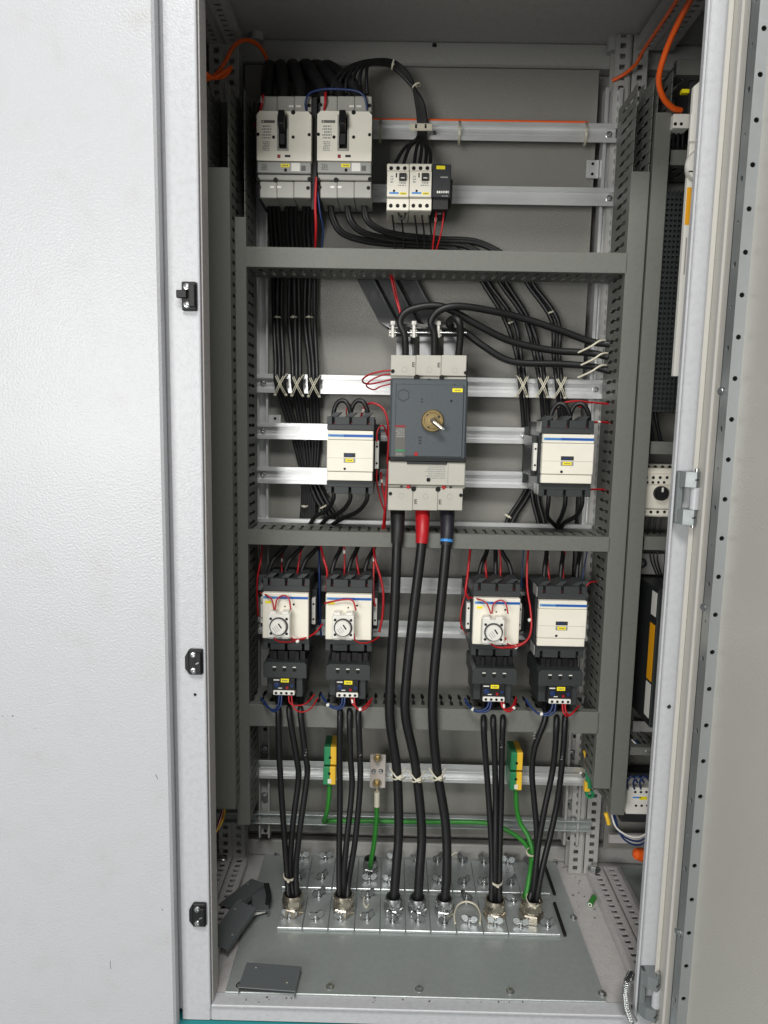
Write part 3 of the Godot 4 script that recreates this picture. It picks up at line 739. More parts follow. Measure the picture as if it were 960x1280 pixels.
func overload(label: String, u0: float, v0: float, u1: float) -> Node3D:      # shoulder's upper left corner, right edge
	var zf := -0.225
	var x0 := P(u0, v0, zf).x; var x1 := P(u1, v0, zf).x; var y1 := P((u0 + u1) * 0.5, v0, zf).y
	var w := x1 - x0
	var s := w / 54.0                                    # metres per pixel of the drawing
	var o := thing("overload_relay", label, "relay", Vector3((x0 + x1) * 0.5, y1 - 44.0 * s, -0.345), "overload relays under the lower contactors")
	var Y := func(d: float) -> float: return y1 - d * s
	var X := func(d: float) -> float: return x0 + d * s
	var b := MB.new()
	b.prism(PackedVector2Array([Vector2(X.call(0.0), Y.call(2.0)), Vector2(X.call(4.0), Y.call(-1.0)), Vector2(X.call(52.0), Y.call(-1.0)), Vector2(X.call(54.0), Y.call(2.0)), Vector2(X.call(54.0), Y.call(19.0)), Vector2(X.call(0.0), Y.call(19.0))]), Vector3(0, 0, -0.345), Basis.IDENTITY, -0.345 * -1.0 + zf)
	obj("shoulder", b, M.charcoal, o)
	obj("neck", MB.new().span(Vector3(X.call(5.0), Y.call(0.0), -0.34), Vector3(X.call(51.0), Y.call(-12.0), zf - 0.022), 0.001), M.black, o)
	for k in 3:
		obj("pin", MB.new().box(Vector3(X.call(13.0 + 14.0 * k), Y.call(-6.0), zf - 0.018), Vector3(0.008, 13.0 * s, 0.006), 0.0006), M.black, o)
		var c := Vector3(X.call(14.0 + 12.5 * k), Y.call(8.5), zf)
		obj("terminal_hole", MB.new().cyl(c - Vector3(0, 0, 0.001), c + Vector3(0, 0, 0.0004), 2.4 * s, 12), M.hole, o)
		obj("terminal_mark", MB.new().box(c + Vector3(0, 3.4 * s, 0), Vector3(4.0 * s, 1.2 * s, 0.0006)), M.white, o)
	obj("body", MB.new().span(Vector3(X.call(3.0), Y.call(44.0), -0.34), Vector3(X.call(50.0), Y.call(19.0), zf - 0.018), 0.001), M.charcoal, o)
	obj("body_side", MB.new().span(Vector3(X.call(40.5), Y.call(45.0), -0.335), Vector3(X.call(49.0), Y.call(18.8), zf - 0.006), 0.001), M.charcoal, o)
	var z2 := zf + 0.004
	var pan := obj("setting_panel", MB.new().span(Vector3(X.call(11.5), Y.call(40.0), zf - 0.02), Vector3(X.call(40.0), Y.call(19.2), z2), 0.0008), M.black, o)
	obj("yellow_tag", MB.new().box(Vector3(X.call(27.5), Y.call(21.5), z2), Vector3(10.0 * s, 4.6 * s, 0.0012)), M.yellow, pan)
	tag_print(pan, Vector3(X.call(27.5), Y.call(21.5), z2 + 0.0007), 8.5 * s, 3.6 * s)
	obj("white_mark", MB.new().box(Vector3(X.call(17.0), Y.call(21.0), z2), Vector3(7.0 * s, 1.4 * s, 0.0008)), M.white, pan)
	obj("setting_dial", MB.new().lathe(Vector3(X.call(17.5), Y.call(27.5), z2), Vector3.BACK, [[3.4 * s, -0.001], [3.4 * s, 0.002], [2.0 * s, 0.0024], [0, 0.0024]], 14), M.blue, pan)
	obj("test_button", MB.new().lathe(Vector3(X.call(30.5), Y.call(30.5), z2), Vector3.BACK, [[1.6 * s, -0.001], [1.5 * s, 0.003], [0, 0.003]], 12), M.red, pan)
	obj("reset_button", MB.new().lathe(Vector3(X.call(36.5), Y.call(28.0), z2), Vector3.BACK, [[2.1 * s, -0.001], [2.1 * s, 0.0012], [0, 0.0012]], 12), M.blue, pan)
	obj("white_mark", MB.new().box(Vector3(X.call(21.5), Y.call(31.5), z2), Vector3(5.0 * s, 1.0 * s, 0.0008)), M.white, pan)
	var t := MB.new()
	t.span(Vector3(X.call(13.0), Y.call(40.0), zf - 0.012), Vector3(X.call(40.0), Y.call(34.2), z2 + 0.004), 0.0014)
	var strip := obj("terminal_strip", t, M.white, o)
	for k in 4: obj("terminal_screw", MB.new().cyl(Vector3(X.call(16.8 + 6.5 * k), Y.call(37.0), z2), Vector3(X.call(16.8 + 6.5 * k), Y.call(37.0), z2 + 0.0046), 1.7 * s, 10), M.hole, strip)
	return o

func toggle_breaker(label: String, u: float) -> Node3D:          # u: left edge of the cream face
	var z := -0.245
	var o := thing("toggle_breaker", label, "circuit breaker", P(u + 34, 248, -0.36), "toggle breakers")
	obj("body", fb(u + 1, 128, u + 67.5, 250, z - 0.02, 0.09, 0.002), M.rubber, o)
	# terminal shields
	for k in 3:
		obj("terminal_shield", fb(u + 4 + 21.5 * k, 120, u + 25.2 + 21.5 * k, 139.5, z - 0.012, 0.09, 0.0012), M.shell_grey, o)
		obj("lower_terminal_shield", fb(u + 4 + 21.2 * k, 227, u + 24.9 + 21.2 * k, 247.5, z - 0.004, 0.09, 0.0012), M.shell_grey, o)
	# cream cover with clipped corners
	var um := u + 34.0
	var x0 := P(u, 170, z).x; var x1 := P(u + 68, 170, z).x; var y0 := P(um, 201, z).y; var y1 := P(um, 139, z).y
	var c := 0.006
	var hx0 := P(u + 26.0, 170, z).x; var hx1 := P(u + 39.0, 170, z).x; var hy0 := P(um, 186, z).y; var hy1 := P(um, 143.5, z).y
	# face round the toggle slot
	var b := MB.new()
	b.prism(PackedVector2Array([Vector2(x0, y0), Vector2(hx0, y0), Vector2(hx0, y1), Vector2(x0 + c, y1), Vector2(x0, y1 - c)]), Vector3(0, 0, z - 0.03), Basis.IDENTITY, 0.03)
	b.prism(PackedVector2Array([Vector2(hx1, y0), Vector2(x1, y0), Vector2(x1, y1 - c), Vector2(x1 - c, y1), Vector2(hx1, y1)]), Vector3(0, 0, z - 0.03), Basis.IDENTITY, 0.03)
	b.span(Vector3(hx0, y0, z - 0.03), Vector3(hx1, hy0, z)); b.span(Vector3(hx0, hy1, z - 0.03), Vector3(hx1, y1, z))
	b.span(Vector3(hx0, hy0, z - 0.03), Vector3(hx1, hy1, z - 0.012))
	obj("cover", b, M.cream, o)
	var fr := MB.new()
	fr.span(Vector3(hx0 - 0.001, hy0 - 0.004, z), Vector3(hx0 + 0.002, hy1, z + 0.0012)); fr.span(Vector3(hx1 - 0.002, hy0 - 0.004, z), Vector3(hx1 + 0.001, hy1, z + 0.0012))
	fr.span(Vector3(hx0 + 0.002, hy0 - 0.004, z), Vector3(hx1 - 0.002, hy0 - 0.001, z + 0.0012))
	obj("toggle_frame", fr, M.shell_grey, o)
	obj("toggle_slot", MB.new().span(Vector3(hx0 + 0.0028, hy0 + 0.002, z - 0.0119), Vector3(hx1 - 0.0028, hy1 - 0.001, z - 0.010)), M.hole, o)
	var tg := MB.new()
	var tc := P(u + 32.0, 157, z)
	tg.box(tc + Vector3(0, 0.004, 0.004), Vector3(0.012, 0.030, 0.030), 0.0015, Basis(Vector3.RIGHT, -0.35))
	tg.box(P(u + 32.0, 174, z - 0.006), Vector3(0.0115, 0.022, 0.010), 0.001)
	obj("toggle", tg, M.black, o)
	# trip unit and ridge
	obj("trip_unit", fb(u + 0.5, 202, u + 67.5, 216.5, z - 0.003, 0.03, 0.0012), M.band, o)
	obj("ridge", fb(u + 1, 218, u + 67.5, 225.5, z - 0.007, 0.03, 0.0014), M.shell_grey, o)
	obj("yellow_tag", fb(u + 30, 204.5, u + 41, 209, z - 0.0024, 0.001), M.yellow, o)
	tag_print(o, P(u + 35.5, 206.8, z - 0.0022), px(9.0, z), px(3.4, z))
	obj("trip_window", fb(u + 43, 203.5, u + 54, 214, z - 0.0025, 0.001), M.white, o)
	obj("trip_print", small_print(u + 5, 204.5, u + 13, 213, z - 0.003, 4, 3), M.print, o)
	obj("trip_shield_mark", fb(u + 55.5, 207, u + 61, 213.5, z - 0.0025, 0.001), M.print, o)
	obj("name_strip", fb(u + 5.5, 150, u + 22.5, 153.6, z + 0.0004, 0.001), M.print, o)
	obj("name_strip_mark", fb(u + 7, 151, u + 8.6, 152.6, z + 0.0008, 0.001), M.white, o)
	obj("face_print", small_print(u + 6, 156, u + 18, 174, z, 5, 5), M.band, o)
	obj("face_diagram", small_print(u + 7, 176, u + 16, 189, z, 6, 8), M.band, o)
	obj("red_button", fb(u + 25.5, 193, u + 29.5, 197.5, z + 0.0006, 0.001), M.dark_red, o)
	obj("rating_mark", fb(u + 35, 193.5, u + 42, 196.5, z + 0.0006, 0.001), M.rubber, o)
	for q in [[1.5, 168.0], [21.0, 171.5], [45.5, 171.5], [65.5, 168.5]]:
		obj("cover_screw_hole", disc(u + q[0], q[1], z, 1.9), M.hole, o)
	for q in [[45.5, 140.5, 2.6, 0.0], [23.5, 225.0, 2.8, -0.004], [36.0, 212.5, 1.8, -0.0025], [3.5, 234.0, 2.0, -0.004], [64.0, 235.0, 2.2, -0.004], [65.5, 132.0, 2.2, -0.012], [4.5, 131.0, 2.0, -0.012], [1.5, 224.0, 2.0, -0.006], [66.0, 224.0, 2.6, -0.006]]:
		obj("screw_hole", disc(u + q[0], q[1], z + q[3], q[2]), M.hole, o)
	for q in [[40.0, 131.5, 46.0, 134.0, -0.012], [49.0, 131.5, 55.0, 134.0, -0.012], [16.5, 232.5, 21.5, 235.0, -0.004], [25.5, 232.5, 30.5, 235.0, -0.004]]:
		obj("shield_mark", fb(u + q[0], q[1], u + q[2], q[3], z + q[4] + 0.0003, 0.001, 0.0), M.white, o)
	for k in 3:                      # black sleeves below
		obj("terminal_boot", MB.new().lathe(P(u + 14 + 21 * k, 247, z - 0.05), Vector3.DOWN, [[0.015, 0.0], [0.0145, 0.006], [0.010, 0.012], [0.0, 0.012]], 14), M.black, o)
	return o

func motor_breaker(label: String, u: float) -> Node3D:
	var z := -0.27
	var o := thing("motor_breaker", label, "circuit breaker", P(u + 14, 263, -0.36), "small cream motor breakers")
	obj("body", fb(u + 0.3, 204.5, u + 27.7, 264, z - 0.008, 0.083, 0.001), M.cream, o)
	obj("upper_face", fb(u + 0.3, 205, u + 27.6, 213.5, z - 0.004, 0.03), M.cream, o)
	obj("middle_face", fb(u + 0.3, 214, u + 27.6, 246, z, 0.03), M.cream, o)
	obj("step", fb(u + 0.3, 246.2, u + 27.6, 248.5, z - 0.006, 0.03), M.shell, o)
	obj("lower_face", fb(u + 0.3, 248.7, u + 27.6, 263, z - 0.004, 0.03), M.cream, o)
	for k in 3:
		obj("terminal_screw_hole", disc(u + 5.5 + 8.5 * k, 210.3, z - 0.004, 2.3), M.hole, o)
		obj("terminal_screw_hole", disc(u + 5.0 + 8.5 * k, 257.2, z - 0.004, 2.3), M.hole, o)
	var rk := obj("rocker", fb(u + 15.5, 216, u + 24.5, 225, z + 0.006, 0.01), M.black, o)
	obj("rocker_mark", fb(u + 17.5, 221.5, u + 22.5, 223, z + 0.0064, 0.001), M.white, rk)
	obj("trip_slot", fb(u + 11.2, 216, u + 13, 222, z + 0.0003, 0.001), M.hole, o)
	obj("blue_strip", fb(u + 3, 240, u + 15, 242.4, z + 0.0004, 0.001), M.pale_blue, o)
	obj("yellow_tag", fb(u + 16, 240.3, u + 25, 243.4, z + 0.0004, 0.001), M.yellow, o)
	tag_print(o, P(u + 20.5, 241.9, z + 0.0006), px(7.0, z), px(2.4, z))
	obj("face_screw_hole", disc(u + 9, 238.6, z, 1.4), M.hole, o)
	obj("face_print", small_print(u + 4, 219, u + 8, 229, z, 3, 4), M.band, o)
	obj("face_print", small_print(u + 14, 227.5, u + 24, 233, z, 2, 9), M.band, o)
	return o

func rotary_breaker() -> void:
	var z := -0.225
	var o := thing("rotary_breaker", "large slate grey breaker with brass rotary shaft between pale terminal shields", "circuit breaker", P(535, 638, -0.36))
	obj("body", fb(489, 450, 582, 632, z - 0.04, 0.098, 0.002), M.rubber, o)
	for k in 3:
		obj("upper_terminal_shield", fb(488.5 + 31.6 * k, 444, 519.8 + 31.6 * k, 470, z - 0.016, 0.08, 0.001), M.shell, o)
		obj("lower_terminal_shield", fb(485 + 31.2 * k, 610, 515.9 + 31.2 * k, 638, z - 0.014, 0.08, 0.001), M.shell, o)
	obj("upper_ledge", fb(488.7, 470.2, 583, 474, z - 0.02, 0.06, 0.001), M.shell, o)
	# slate cover with a proud rim
	obj("cover", fb(487.2, 473.0, 584.0, 574.0, z, 0.06, 0.004), M.slate, o)
	obj("front_panel", fb(494.0, 480.5, 579.0, 571.0, z + 0.003, 0.004, 0.0015), M.slate, o)
	obj("cover_foot", fb(487.5, 572.0, 583.0, 577.0, z - 0.003, 0.05, 0.001), M.black, o)
	obj("lower_cover", fb(485.5, 577.5, 581.5, 606.5, z - 0.008, 0.05, 0.0015), M.shell, o)
	obj("lower_cover_panel", fb(508.5, 577.0, 558.5, 580.5, z - 0.005, 0.01, 0.0008), M.rubber, o)
	obj("lower_cover_joint", fb(559.5, 580.5, 560.3, 604.0, z - 0.0078, 0.001, 0.0), M.band, o)
	obj("lower_ledge", fb(485.3, 606.8, 581.0, 610, z - 0.018, 0.05, 0.001), M.shell, o)
	obj("rating_print", small_print(531, 582.5, 557, 599, z - 0.008, 6, 6), M.band, o)
	# shaft
	var zc := z + 0.003
	var c := P(540.5, 526.0, zc)
	var col := obj("shaft_collar", MB.new().lathe(c, Vector3.BACK, [[0.0215, -0.002], [0.0215, 0.006], [0.0195, 0.0085], [0.0165, 0.0085], [0.0155, 0.005], [0.0, 0.005]], 28), M.brass, o)
	var sh := MB.new()
	sh.box(c + Vector3(0, 0, 0.012), Vector3(0.010, 0.010, 0.020), 0.001, Basis(Vector3.BACK, 0.5))
	sh.cyl(c + Vector3(-0.003, 0.002, 0.016), c + Vector3(0.017, -0.014, 0.020), 0.0052, 12)
	obj("shaft", sh, M.nickel, o)
	obj("shaft_pin", MB.new().cyl(c + Vector3(0.016, -0.013, 0.021), c + Vector3(0.021, -0.016, 0.0215), 0.0038, 10), M.steel, o)
	for q in [[-0.011, 0.012], [0.012, 0.008], [-0.008, -0.013]]:
		obj("collar_screw", MB.new().cyl(c + Vector3(q[0], q[1], 0.004), c + Vector3(q[0], q[1], 0.0068), 0.0024, 10), M.rubber, col)
	var hx := PackedVector2Array()
	var hi := PackedVector2Array()
	obj("seal_hexagon", MB.new().lathe(P(504.3, 494.0, zc), Vector3.BACK, [[px(7.9, zc), -0.0005], [px(7.9, zc), 0.0008], [px(7.2, zc), 0.0008], [px(7.2, zc), 0.0001]], 6, true, PI / 6), M.rubber, o)
	obj("yellow_tag", fb(565.5, 485.5, 578.5, 490.3, zc + 0.0004, 0.001), M.yellow, o)
	tag_print(o, P(572, 487.9, zc + 0.0006), px(10.0, zc), px(3.2, zc))
	obj("rating_label", fb(493.5, 531.5, 506.5, 571.0, zc + 0.0003, 0.001), M.print, o)
	obj("red_heading", fb(493.7, 531.6, 507.0, 534.0, zc + 0.0006, 0.001), M.dark_red, o)
	obj("green_heading", fb(494.0, 562.0, 506.3, 564.4, zc + 0.0006, 0.001), M.pe_green, o)
	obj("label_print", small_print(494.5, 535.5, 505.5, 547, zc + 0.0004, 5, 16), M.band, o)
	obj("label_print", small_print(494.5, 566, 503, 569.5, zc + 0.0004, 2, 17), M.band, o)
	obj("red_button", fb(517.8, 565.5, 522.3, 570.0, zc + 0.001, 0.002), M.red, o)
	for q in [[505.0, 480.6, 1.2, 0.0], [568.0, 481.2, 1.2, 0.0], [564.2, 501.3, 1.4, 0.003]]:
		obj("cover_hole", disc(q[0], q[1], z + q[2] * 0.0 + q[3], q[2]), M.hole, o)
	for q in [[521.0, 472.0, 3.8], [552.3, 472.0, 3.2], [536.6, 475.8, 2.8], [491.0, 464.0, 2.4], [582.0, 466.0, 2.2]]:
		obj("shield_screw", disc(q[0], q[1], z - 0.003 if q[1] > 470.0 else z - 0.016, q[2], 0.001), M.hole, o)
	for q in [[517.0, 611.0, 3.2], [547.5, 611.5, 3.2], [488.0, 617.0, 2.2], [576.0, 619.0, 2.2], [535.5, 599.7, 2.6], [501.5, 608.0, 1.2], [563.0, 609.0, 1.2]]:
		obj("shield_screw", disc(q[0], q[1], z - 0.008 if q[1] < 600.0 else z - 0.0135, q[2], 0.001), M.hole, o)
	for q in [[510.5, 608.2], [554.5, 609.0]]: obj("red_dot", disc(q[0], q[1], z - 0.0135, 2.4, 0.0016), M.red, o)
	for q in [[505.5, 462.0], [536.6, 462.5], [568.3, 463.0], [501.5, 619.5], [531.8, 620.5], [562.0, 621.0]]:
		obj("shield_ring", MB.new().ring(P(q[0], q[1], z - (0.016 if q[1] < 500 else 0.014)), Vector3.RIGHT * px(3.0, z), Vector3.UP * px(3.0, z), 0.0005, 0.001, 16), M.band, o)
	for q in [[516.8, 455.8], [548.5, 456.3], [519.5, 627.0], [550.0, 627.5]]:
		var zz := z - (0.016 if q[1] < 500 else 0.014)
		var e := MB.new()
		fb(q[0] - 1.6, q[1] - 3.0, q[0] - 0.2, q[1] + 3.0, zz + 0.0004, 0.001, 0.0, e)
		for d in [-2.4, 0.0, 2.4]: fb(q[0] - 0.2, q[1] + d - 0.6, q[0] + 1.8, q[1] + d + 0.6, zz + 0.0004, 0.001, 0.0, e)
		obj("embossed_mark", e, M.print, o)
	obj("smudge", small_print(523, 545, 527, 556, zc + 0.0001, 3, 31), M.rubber, o)
	obj("smudge", small_print(526, 497, 529, 504, zc + 0.0001, 2, 33), M.rubber, o)

func devices() -> void:
	toggle_breaker("cream toggle breaker hard against the left upright duct", 321.0)
	toggle_breaker("cream toggle breaker with a black strap down its left side, nearer the motor breakers", 396.5)
	tag(obj("black_strap", fb(389.5, 121, 396, 262, -0.262, 0.003), M.black), "black strap hanging between the two toggle breakers", "strap")
	motor_breaker("small cream motor breaker nearer the toggle breakers", 483.5)
	motor_breaker("small cream motor breaker touching the dark module", 511.7)
	# dark module
	var z := -0.274
	var o := thing("control_module", "narrow dark blue grey module with yellow tag beside the motor breakers", "module", P(552, 262, -0.36))
	obj("body", fb(540.3, 205, 563.5, 247, z, 0.086, 0.0015), M.rubber, o)
	obj("foot", fb(540.3, 246, 560.5, 262, z - 0.006, 0.08, 0.001), M.black, o)
	obj("clip", fb(562, 224, 565.5, 252, z - 0.02, 0.05, 0.001), M.black, o)
	obj("yellow_tag", fb(545.5, 207, 556.5, 211.5, z + 0.0005, 0.001), M.yellow, o)
	obj("brand_mark", fb(550.5, 220.5, 560.0, 222.5, z + 0.0003, 0.001), M.band, o)
	obj("indicator_row", small_print(543, 237.5, 561, 242.5, z, 1, 22), M.white, o)
	obj("indicator_row", small_print(551, 244, 560, 246, z, 1, 25), M.band, o)
	obj("release_tab", fb(546, 263, 552, 268, z - 0.03, 0.002, 0.0004), M.steel, o)
	rotary_breaker()
	contactor("cream faced contactor left of the large rotary breaker, two black loops on top", 408.5, 538.5, 466.5, 601.0, false, [1])
	contactor("largest cream faced contactor, right of the rotary breaker beside the upright duct", 677.5, 543.0, 742.0, 604.5, false, [-1, 1])
	contactor("cream faced contactor with timer dial, nearest the left upright duct", 328.0, 741.5, 385.5, 798.5, true, [-1, 1])
	contactor("cream faced contactor with timer dial, second from the left upright duct", 407.0, 743.0, 464.5, 800.0, true, [1])
	contactor("cream faced contactor with timer dial, right of the three thick black cables", 591.5, 748.0, 649.5, 806.0, true, [-1, 1])
	contactor("cream faced contactor without timer in the lower row", 672.5, 751.5, 733.0, 808.5, false, [1])
	overload("black overload relay under the contactor nearest the left upright duct", 329.0, 829.0, 383.0)
	overload("black overload relay under the second contactor from the left upright duct", 408.0, 831.5, 462.5)
	overload("black overload relay under the timer contactor right of the three thick cables", 591.0, 836.5, 646.0)
	overload("black overload relay under the contactor that has no timer", 673.5, 839.0, 729.0)
	# earth terminals on the low rail
	for s in [[405.0, 420.5, 934.0, 981.0, "green and yellow earth terminal on the rail left of the brass clamp"], [638.5, 653.5, 941.0, 988.0, "green and yellow earth terminal right of the three thick black cables"]]:
		var t := thing("earth_terminal", s[4], "terminal block", P((s[0] + s[1]) * 0.5, s[3], -0.36), "green and yellow earth terminals")
		var zt := -0.30
		var vm: float = (s[2] + s[3]) * 0.5
		var um: float = s[0] + (s[1] - s[0]) * 0.52
		obj("green_half", fb(s[0], s[2], um, vm - 1.5, zt, 0.058, 0.001), M.pe_green, t)
		obj("green_half", fb(s[0] - 1.0, vm + 1.5, um - 1.0, s[3], zt, 0.058, 0.001), M.pe_green, t)
		obj("yellow_half", fb(um + 0.1, s[2], s[1], vm - 1.5, zt, 0.058, 0.001), M.pe_yellow, t)
		obj("yellow_half", fb(um - 0.9, vm + 1.5, s[1] - 1.0, s[3], zt, 0.058, 0.001), M.pe_yellow, t)
		obj("waist", fb(s[0] + 0.5, vm - 1.6, s[1] - 1.0, vm + 1.6, zt - 0.012, 0.04, 0.0), M.hole, t)
		obj("clamp_screw_hole", disc(um - 0.5, s[2] + 13.0, zt, 1.9), M.hole, t)
		obj("clamp_screw_hole", disc(um - 1.5, vm + 9.5, zt, 1.9), M.hole, t)
		obj("white_tag", fb(um - 3.5, s[3] - 7.0, um + 1.0, s[3] - 1.5, zt + 0.0008, 0.001), M.white, t)
	# brass clamp
	var c := thing("brass_clamp", "clear plate with two brass bolts holding the green earth lead on the rail", "clamp", P(472, 984, -0.36))
	obj("plate", fb(462.5, 943.5, 482, 985, -0.335, 0.006, 0.001), M.clear, c)
	for v in [947.0, 978.5]:
		var q := P(472.0 - (v - 947.0) * 0.03, v, -0.334)
		obj("washer", MB.new().lathe(q, Vector3.BACK, [[0.0105, -0.001], [0.0105, 0.002], [0.0, 0.002]], 18), M.nickel, c)
		obj("bolt", MB.new().lathe(q, Vector3.BACK, [[0.0075, 0.002], [0.0075, 0.007], [0.006, 0.008], [0.004, 0.008], [0.0036, 0.014], [0.0, 0.0145]], 6, true), M.brass, c)
	for u in [467.0, 476.0]: screw(c, P(u, 963.5, -0.334), Vector3.BACK, 0.005, M.steel)
	obj("spacer", MB.new().span(P(466, 980, -0.36), P(478, 948, -0.342)), M.rail, c)

# ---------------------------------------------------------------- floor: gland plate, entry plates, glands
var gland_at := {}
func wing_nut(parent: Node3D, at: Vector3, turn: float) -> void:
	var b := MB.new()
	b.lathe(at, Vector3.UP, [[0.0075, 0.0], [0.0075, 0.0015], [0.005, 0.0015], [0.0045, 0.0075], [0.003, 0.0078], [0.003, 0.015], [0.0, 0.0155]], 10)
	for s in [0.0, PI]:
		var d := Basis(Vector3.UP, turn + s)
		var x := d * Vector3.RIGHT
		var up := (x * 0.62 + Vector3.UP * 0.78).normalized()
		var side := x.cross(up).normalized()
		var poly := PackedVector2Array()
		for k in 12:
			var a := TAU * k / 12
			poly.append(Vector2(cos(a) * 0.0070, sin(a) * 0.0088))
		b.prism(poly, at + x * 0.0088 + Vector3(0, 0.0105, 0) - side * 0.001, Basis(up.cross(side) * -1.0, up, side), 0.0024)
	obj("wing_nut", b, M.steel, parent)
func gland(key: String, label: String, u: float, v: float, R: float, m: Material) -> void:
	var c := PF(u, v, FLOOR + 0.012)
	gland_at[key] = c
	var o := thing("cable_gland", label, "cable gland", c, "cable glands")
	var s := R / 0.021 * 1.25
	obj("lower_hexagon", MB.new().lathe(c, Vector3.UP, [[R, 0.0], [R, 0.010 * s], [R * 0.94, 0.012 * s], [R * 0.8, 0.012 * s]], 6, true, 0.3), m, o)
	obj("sleeve", MB.new().lathe(c, Vector3.UP, [[R * 0.86, 0.012 * s], [R * 0.86, 0.0165 * s]], 24), m, o)
	obj("cap_hexagon", MB.new().lathe(c, Vector3.UP, [[R * 0.97, 0.0165 * s], [R * 0.97, 0.024 * s], [R * 0.9, 0.0265 * s]], 6, true, 0.75), m, o)
	obj("mouth", MB.new().lathe(c, Vector3.UP, [[R * 0.9, 0.024 * s], [R * 0.88, 0.029 * s], [R * 0.8, 0.031 * s], [R * 0.72, 0.030 * s], [R * 0.68, 0.02 * s]], 24), m, o)
	obj("seal", MB.new().lathe(c, Vector3.UP, [[R * 0.69, 0.025 * s], [0.0, 0.025 * s]], 20), M.black, o)
func floor_plates() -> void:
	var y := FLOOR + 0.004
	var g := thing("gland_plate", "wide galvanised plate covering the cabinet floor opening", "plate", Vector3(0.07, FLOOR, -0.2))
	var zf := PF(520, 1246, y).z; var zb := PF(520, 1071, y).z
	var xl := PF(281, 1240, y).x; var xr := PF(757, 1248, y).x
	obj("sheet", MB.new().span(Vector3(xl, FLOOR + 0.0004, zb), Vector3(xr, y, zf), 0.001), M.zinc, g)
	for q in [[300.0, 1232.0], [412.5, 1233.5], [524.0, 1236.5], [638.0, 1239.5], [753.0, 1242.5], [717.0, 1147.0], [346.0, 1067.5], [694.0, 1077.0], [719.0, 1074.0]]:
		bolt(g, PF(q[0], q[1], y), Vector3.UP, 0.0052, M.steel, "plate_bolt")
	# two rows of bolted entry plates
	var yt := FLOOR + 0.0105
	var rows := [
		[[346.0, 378.0, 410.0, 443.0, 475.0, 507.0, 538.5, 571.0, 604.5, 636.0, 701.0], 1163.5, 1121.0, "front"],
		[[352.0, 384.0, 415.0, 446.0, 476.0, 506.0, 535.5, 566.0, 595.0, 651.0, 688.0], 1112.5, 1074.0, "rear"]]
	var nuts := [[[361.7, 1147], [395, 1149], [426, 1149], [459, 1149], [491, 1152], [522.5, 1152], [555.5, 1154], [586.7, 1154], [619, 1155.5], [651, 1157.5], [684.6, 1157.5], [399, 1118], [459.6, 1121], [582.5, 1121], [641, 1122]],
		[[374, 1099], [403, 1098], [461.7, 1101], [486.7, 1102.5], [549, 1103], [580, 1104.6], [605.4, 1105], [639, 1104.6], [378, 1071], [407.5, 1071], [492, 1074], [520, 1074], [547, 1076], [578, 1077], [605, 1078.5], [634.6, 1078.5], [661.7, 1079]]]
	var what := [["holding the gland nearest the loose duct covers", "blank, between the two left brass glands", "holding the second brass gland", "blank, with a cream cord scrap", "holding the first of three matching glands", "holding the middle of three matching glands", "holding the last of three matching glands", "blank, under a loop of cream cord", "holding a brass gland beside the cord loop", "double width, holding the gland with the green cable"],
		["leftmost, behind a brass gland", "blank, second from the loose covers", "behind the second brass gland", "holding the small gland of the green lead", "behind the first thick black cable", "behind the middle thick black cable", "behind the last thick black cable", "blank, right of the thick cables", "double width, crossed by a tied cable bundle", "short, at the end beside the dark gap"]]
	for r in 2:
		var bd: Array = rows[r][0]
		var z1 := PF(520, rows[r][1], yt).z; var z0 := PF(520, rows[r][2], yt).z
		for k in 10:
			var va: float = rows[r][1] + (bd[k] - 520.0) * 0.03
			var xa := PF(bd[k], va, yt).x + 0.0008; var xb := PF(bd[k + 1], va, yt).x - 0.0008
			var o := thing("entry_plate", "%s row galvanised entry plate, %s" % [rows[r][3], what[r][k]], "plate", Vector3((xa + xb) * 0.5, y, (z0 + z1) * 0.5), "bolted cable entry plates")
			obj("sheet", MB.new().span(Vector3(xa, y + 0.0004, z0), Vector3(xb, yt, z1), 0.0009), M.zinc_bright, o)
			for q in nuts[r]:
				var c := PF(q[0], q[1], yt)
				if c.x > xa and c.x <= xb + 0.0016: wing_nut(o, Vector3(c.x, yt, clampf(c.z, z0 + 0.006, z1 - 0.006)), rng.randf_range(-0.9, 0.9))
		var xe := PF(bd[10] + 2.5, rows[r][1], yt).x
		tag(obj("dark_gap_strip", MB.new().span(Vector3(xe, y + 0.0002, z0 + 0.004), Vector3(xe + 0.006, yt - 0.001, z1 - 0.002)), M.black), "black strip put in for the dark open gap at the end of the %s entry plate row" % rows[r][3], "seal", "dark gap strips")  # black strip put in for the shade of an open gap
	gland("a", "brass cable gland nearest the loose grey duct covers", 366, 1139, 0.0232, M.nickel)
	gland("b", "brass cable gland second from the loose duct covers", 429, 1139.5, 0.0232, M.nickel)
	gland("c", "steel gland of the thick black cable nearest the left contactors", 491.5, 1140, 0.0202, M.steel)
	gland("d", "steel gland of the middle thick black cable", 521.5, 1141, 0.0202, M.steel)
	gland("e", "steel gland of the thick black cable nearest the cord loop", 555, 1142, 0.0202, M.steel)
	gland("f", "brass gland of a tied bundle, between cord loop and green cable", 618, 1146, 0.0235, M.nickel)
	gland("g", "brass gland shared by black cables and a green cable", 663.5, 1147, 0.0258, M.nickel)
	gland("h", "small steel gland of the single green lead in the rear row", 463, 1089, 0.0178, M.steel)

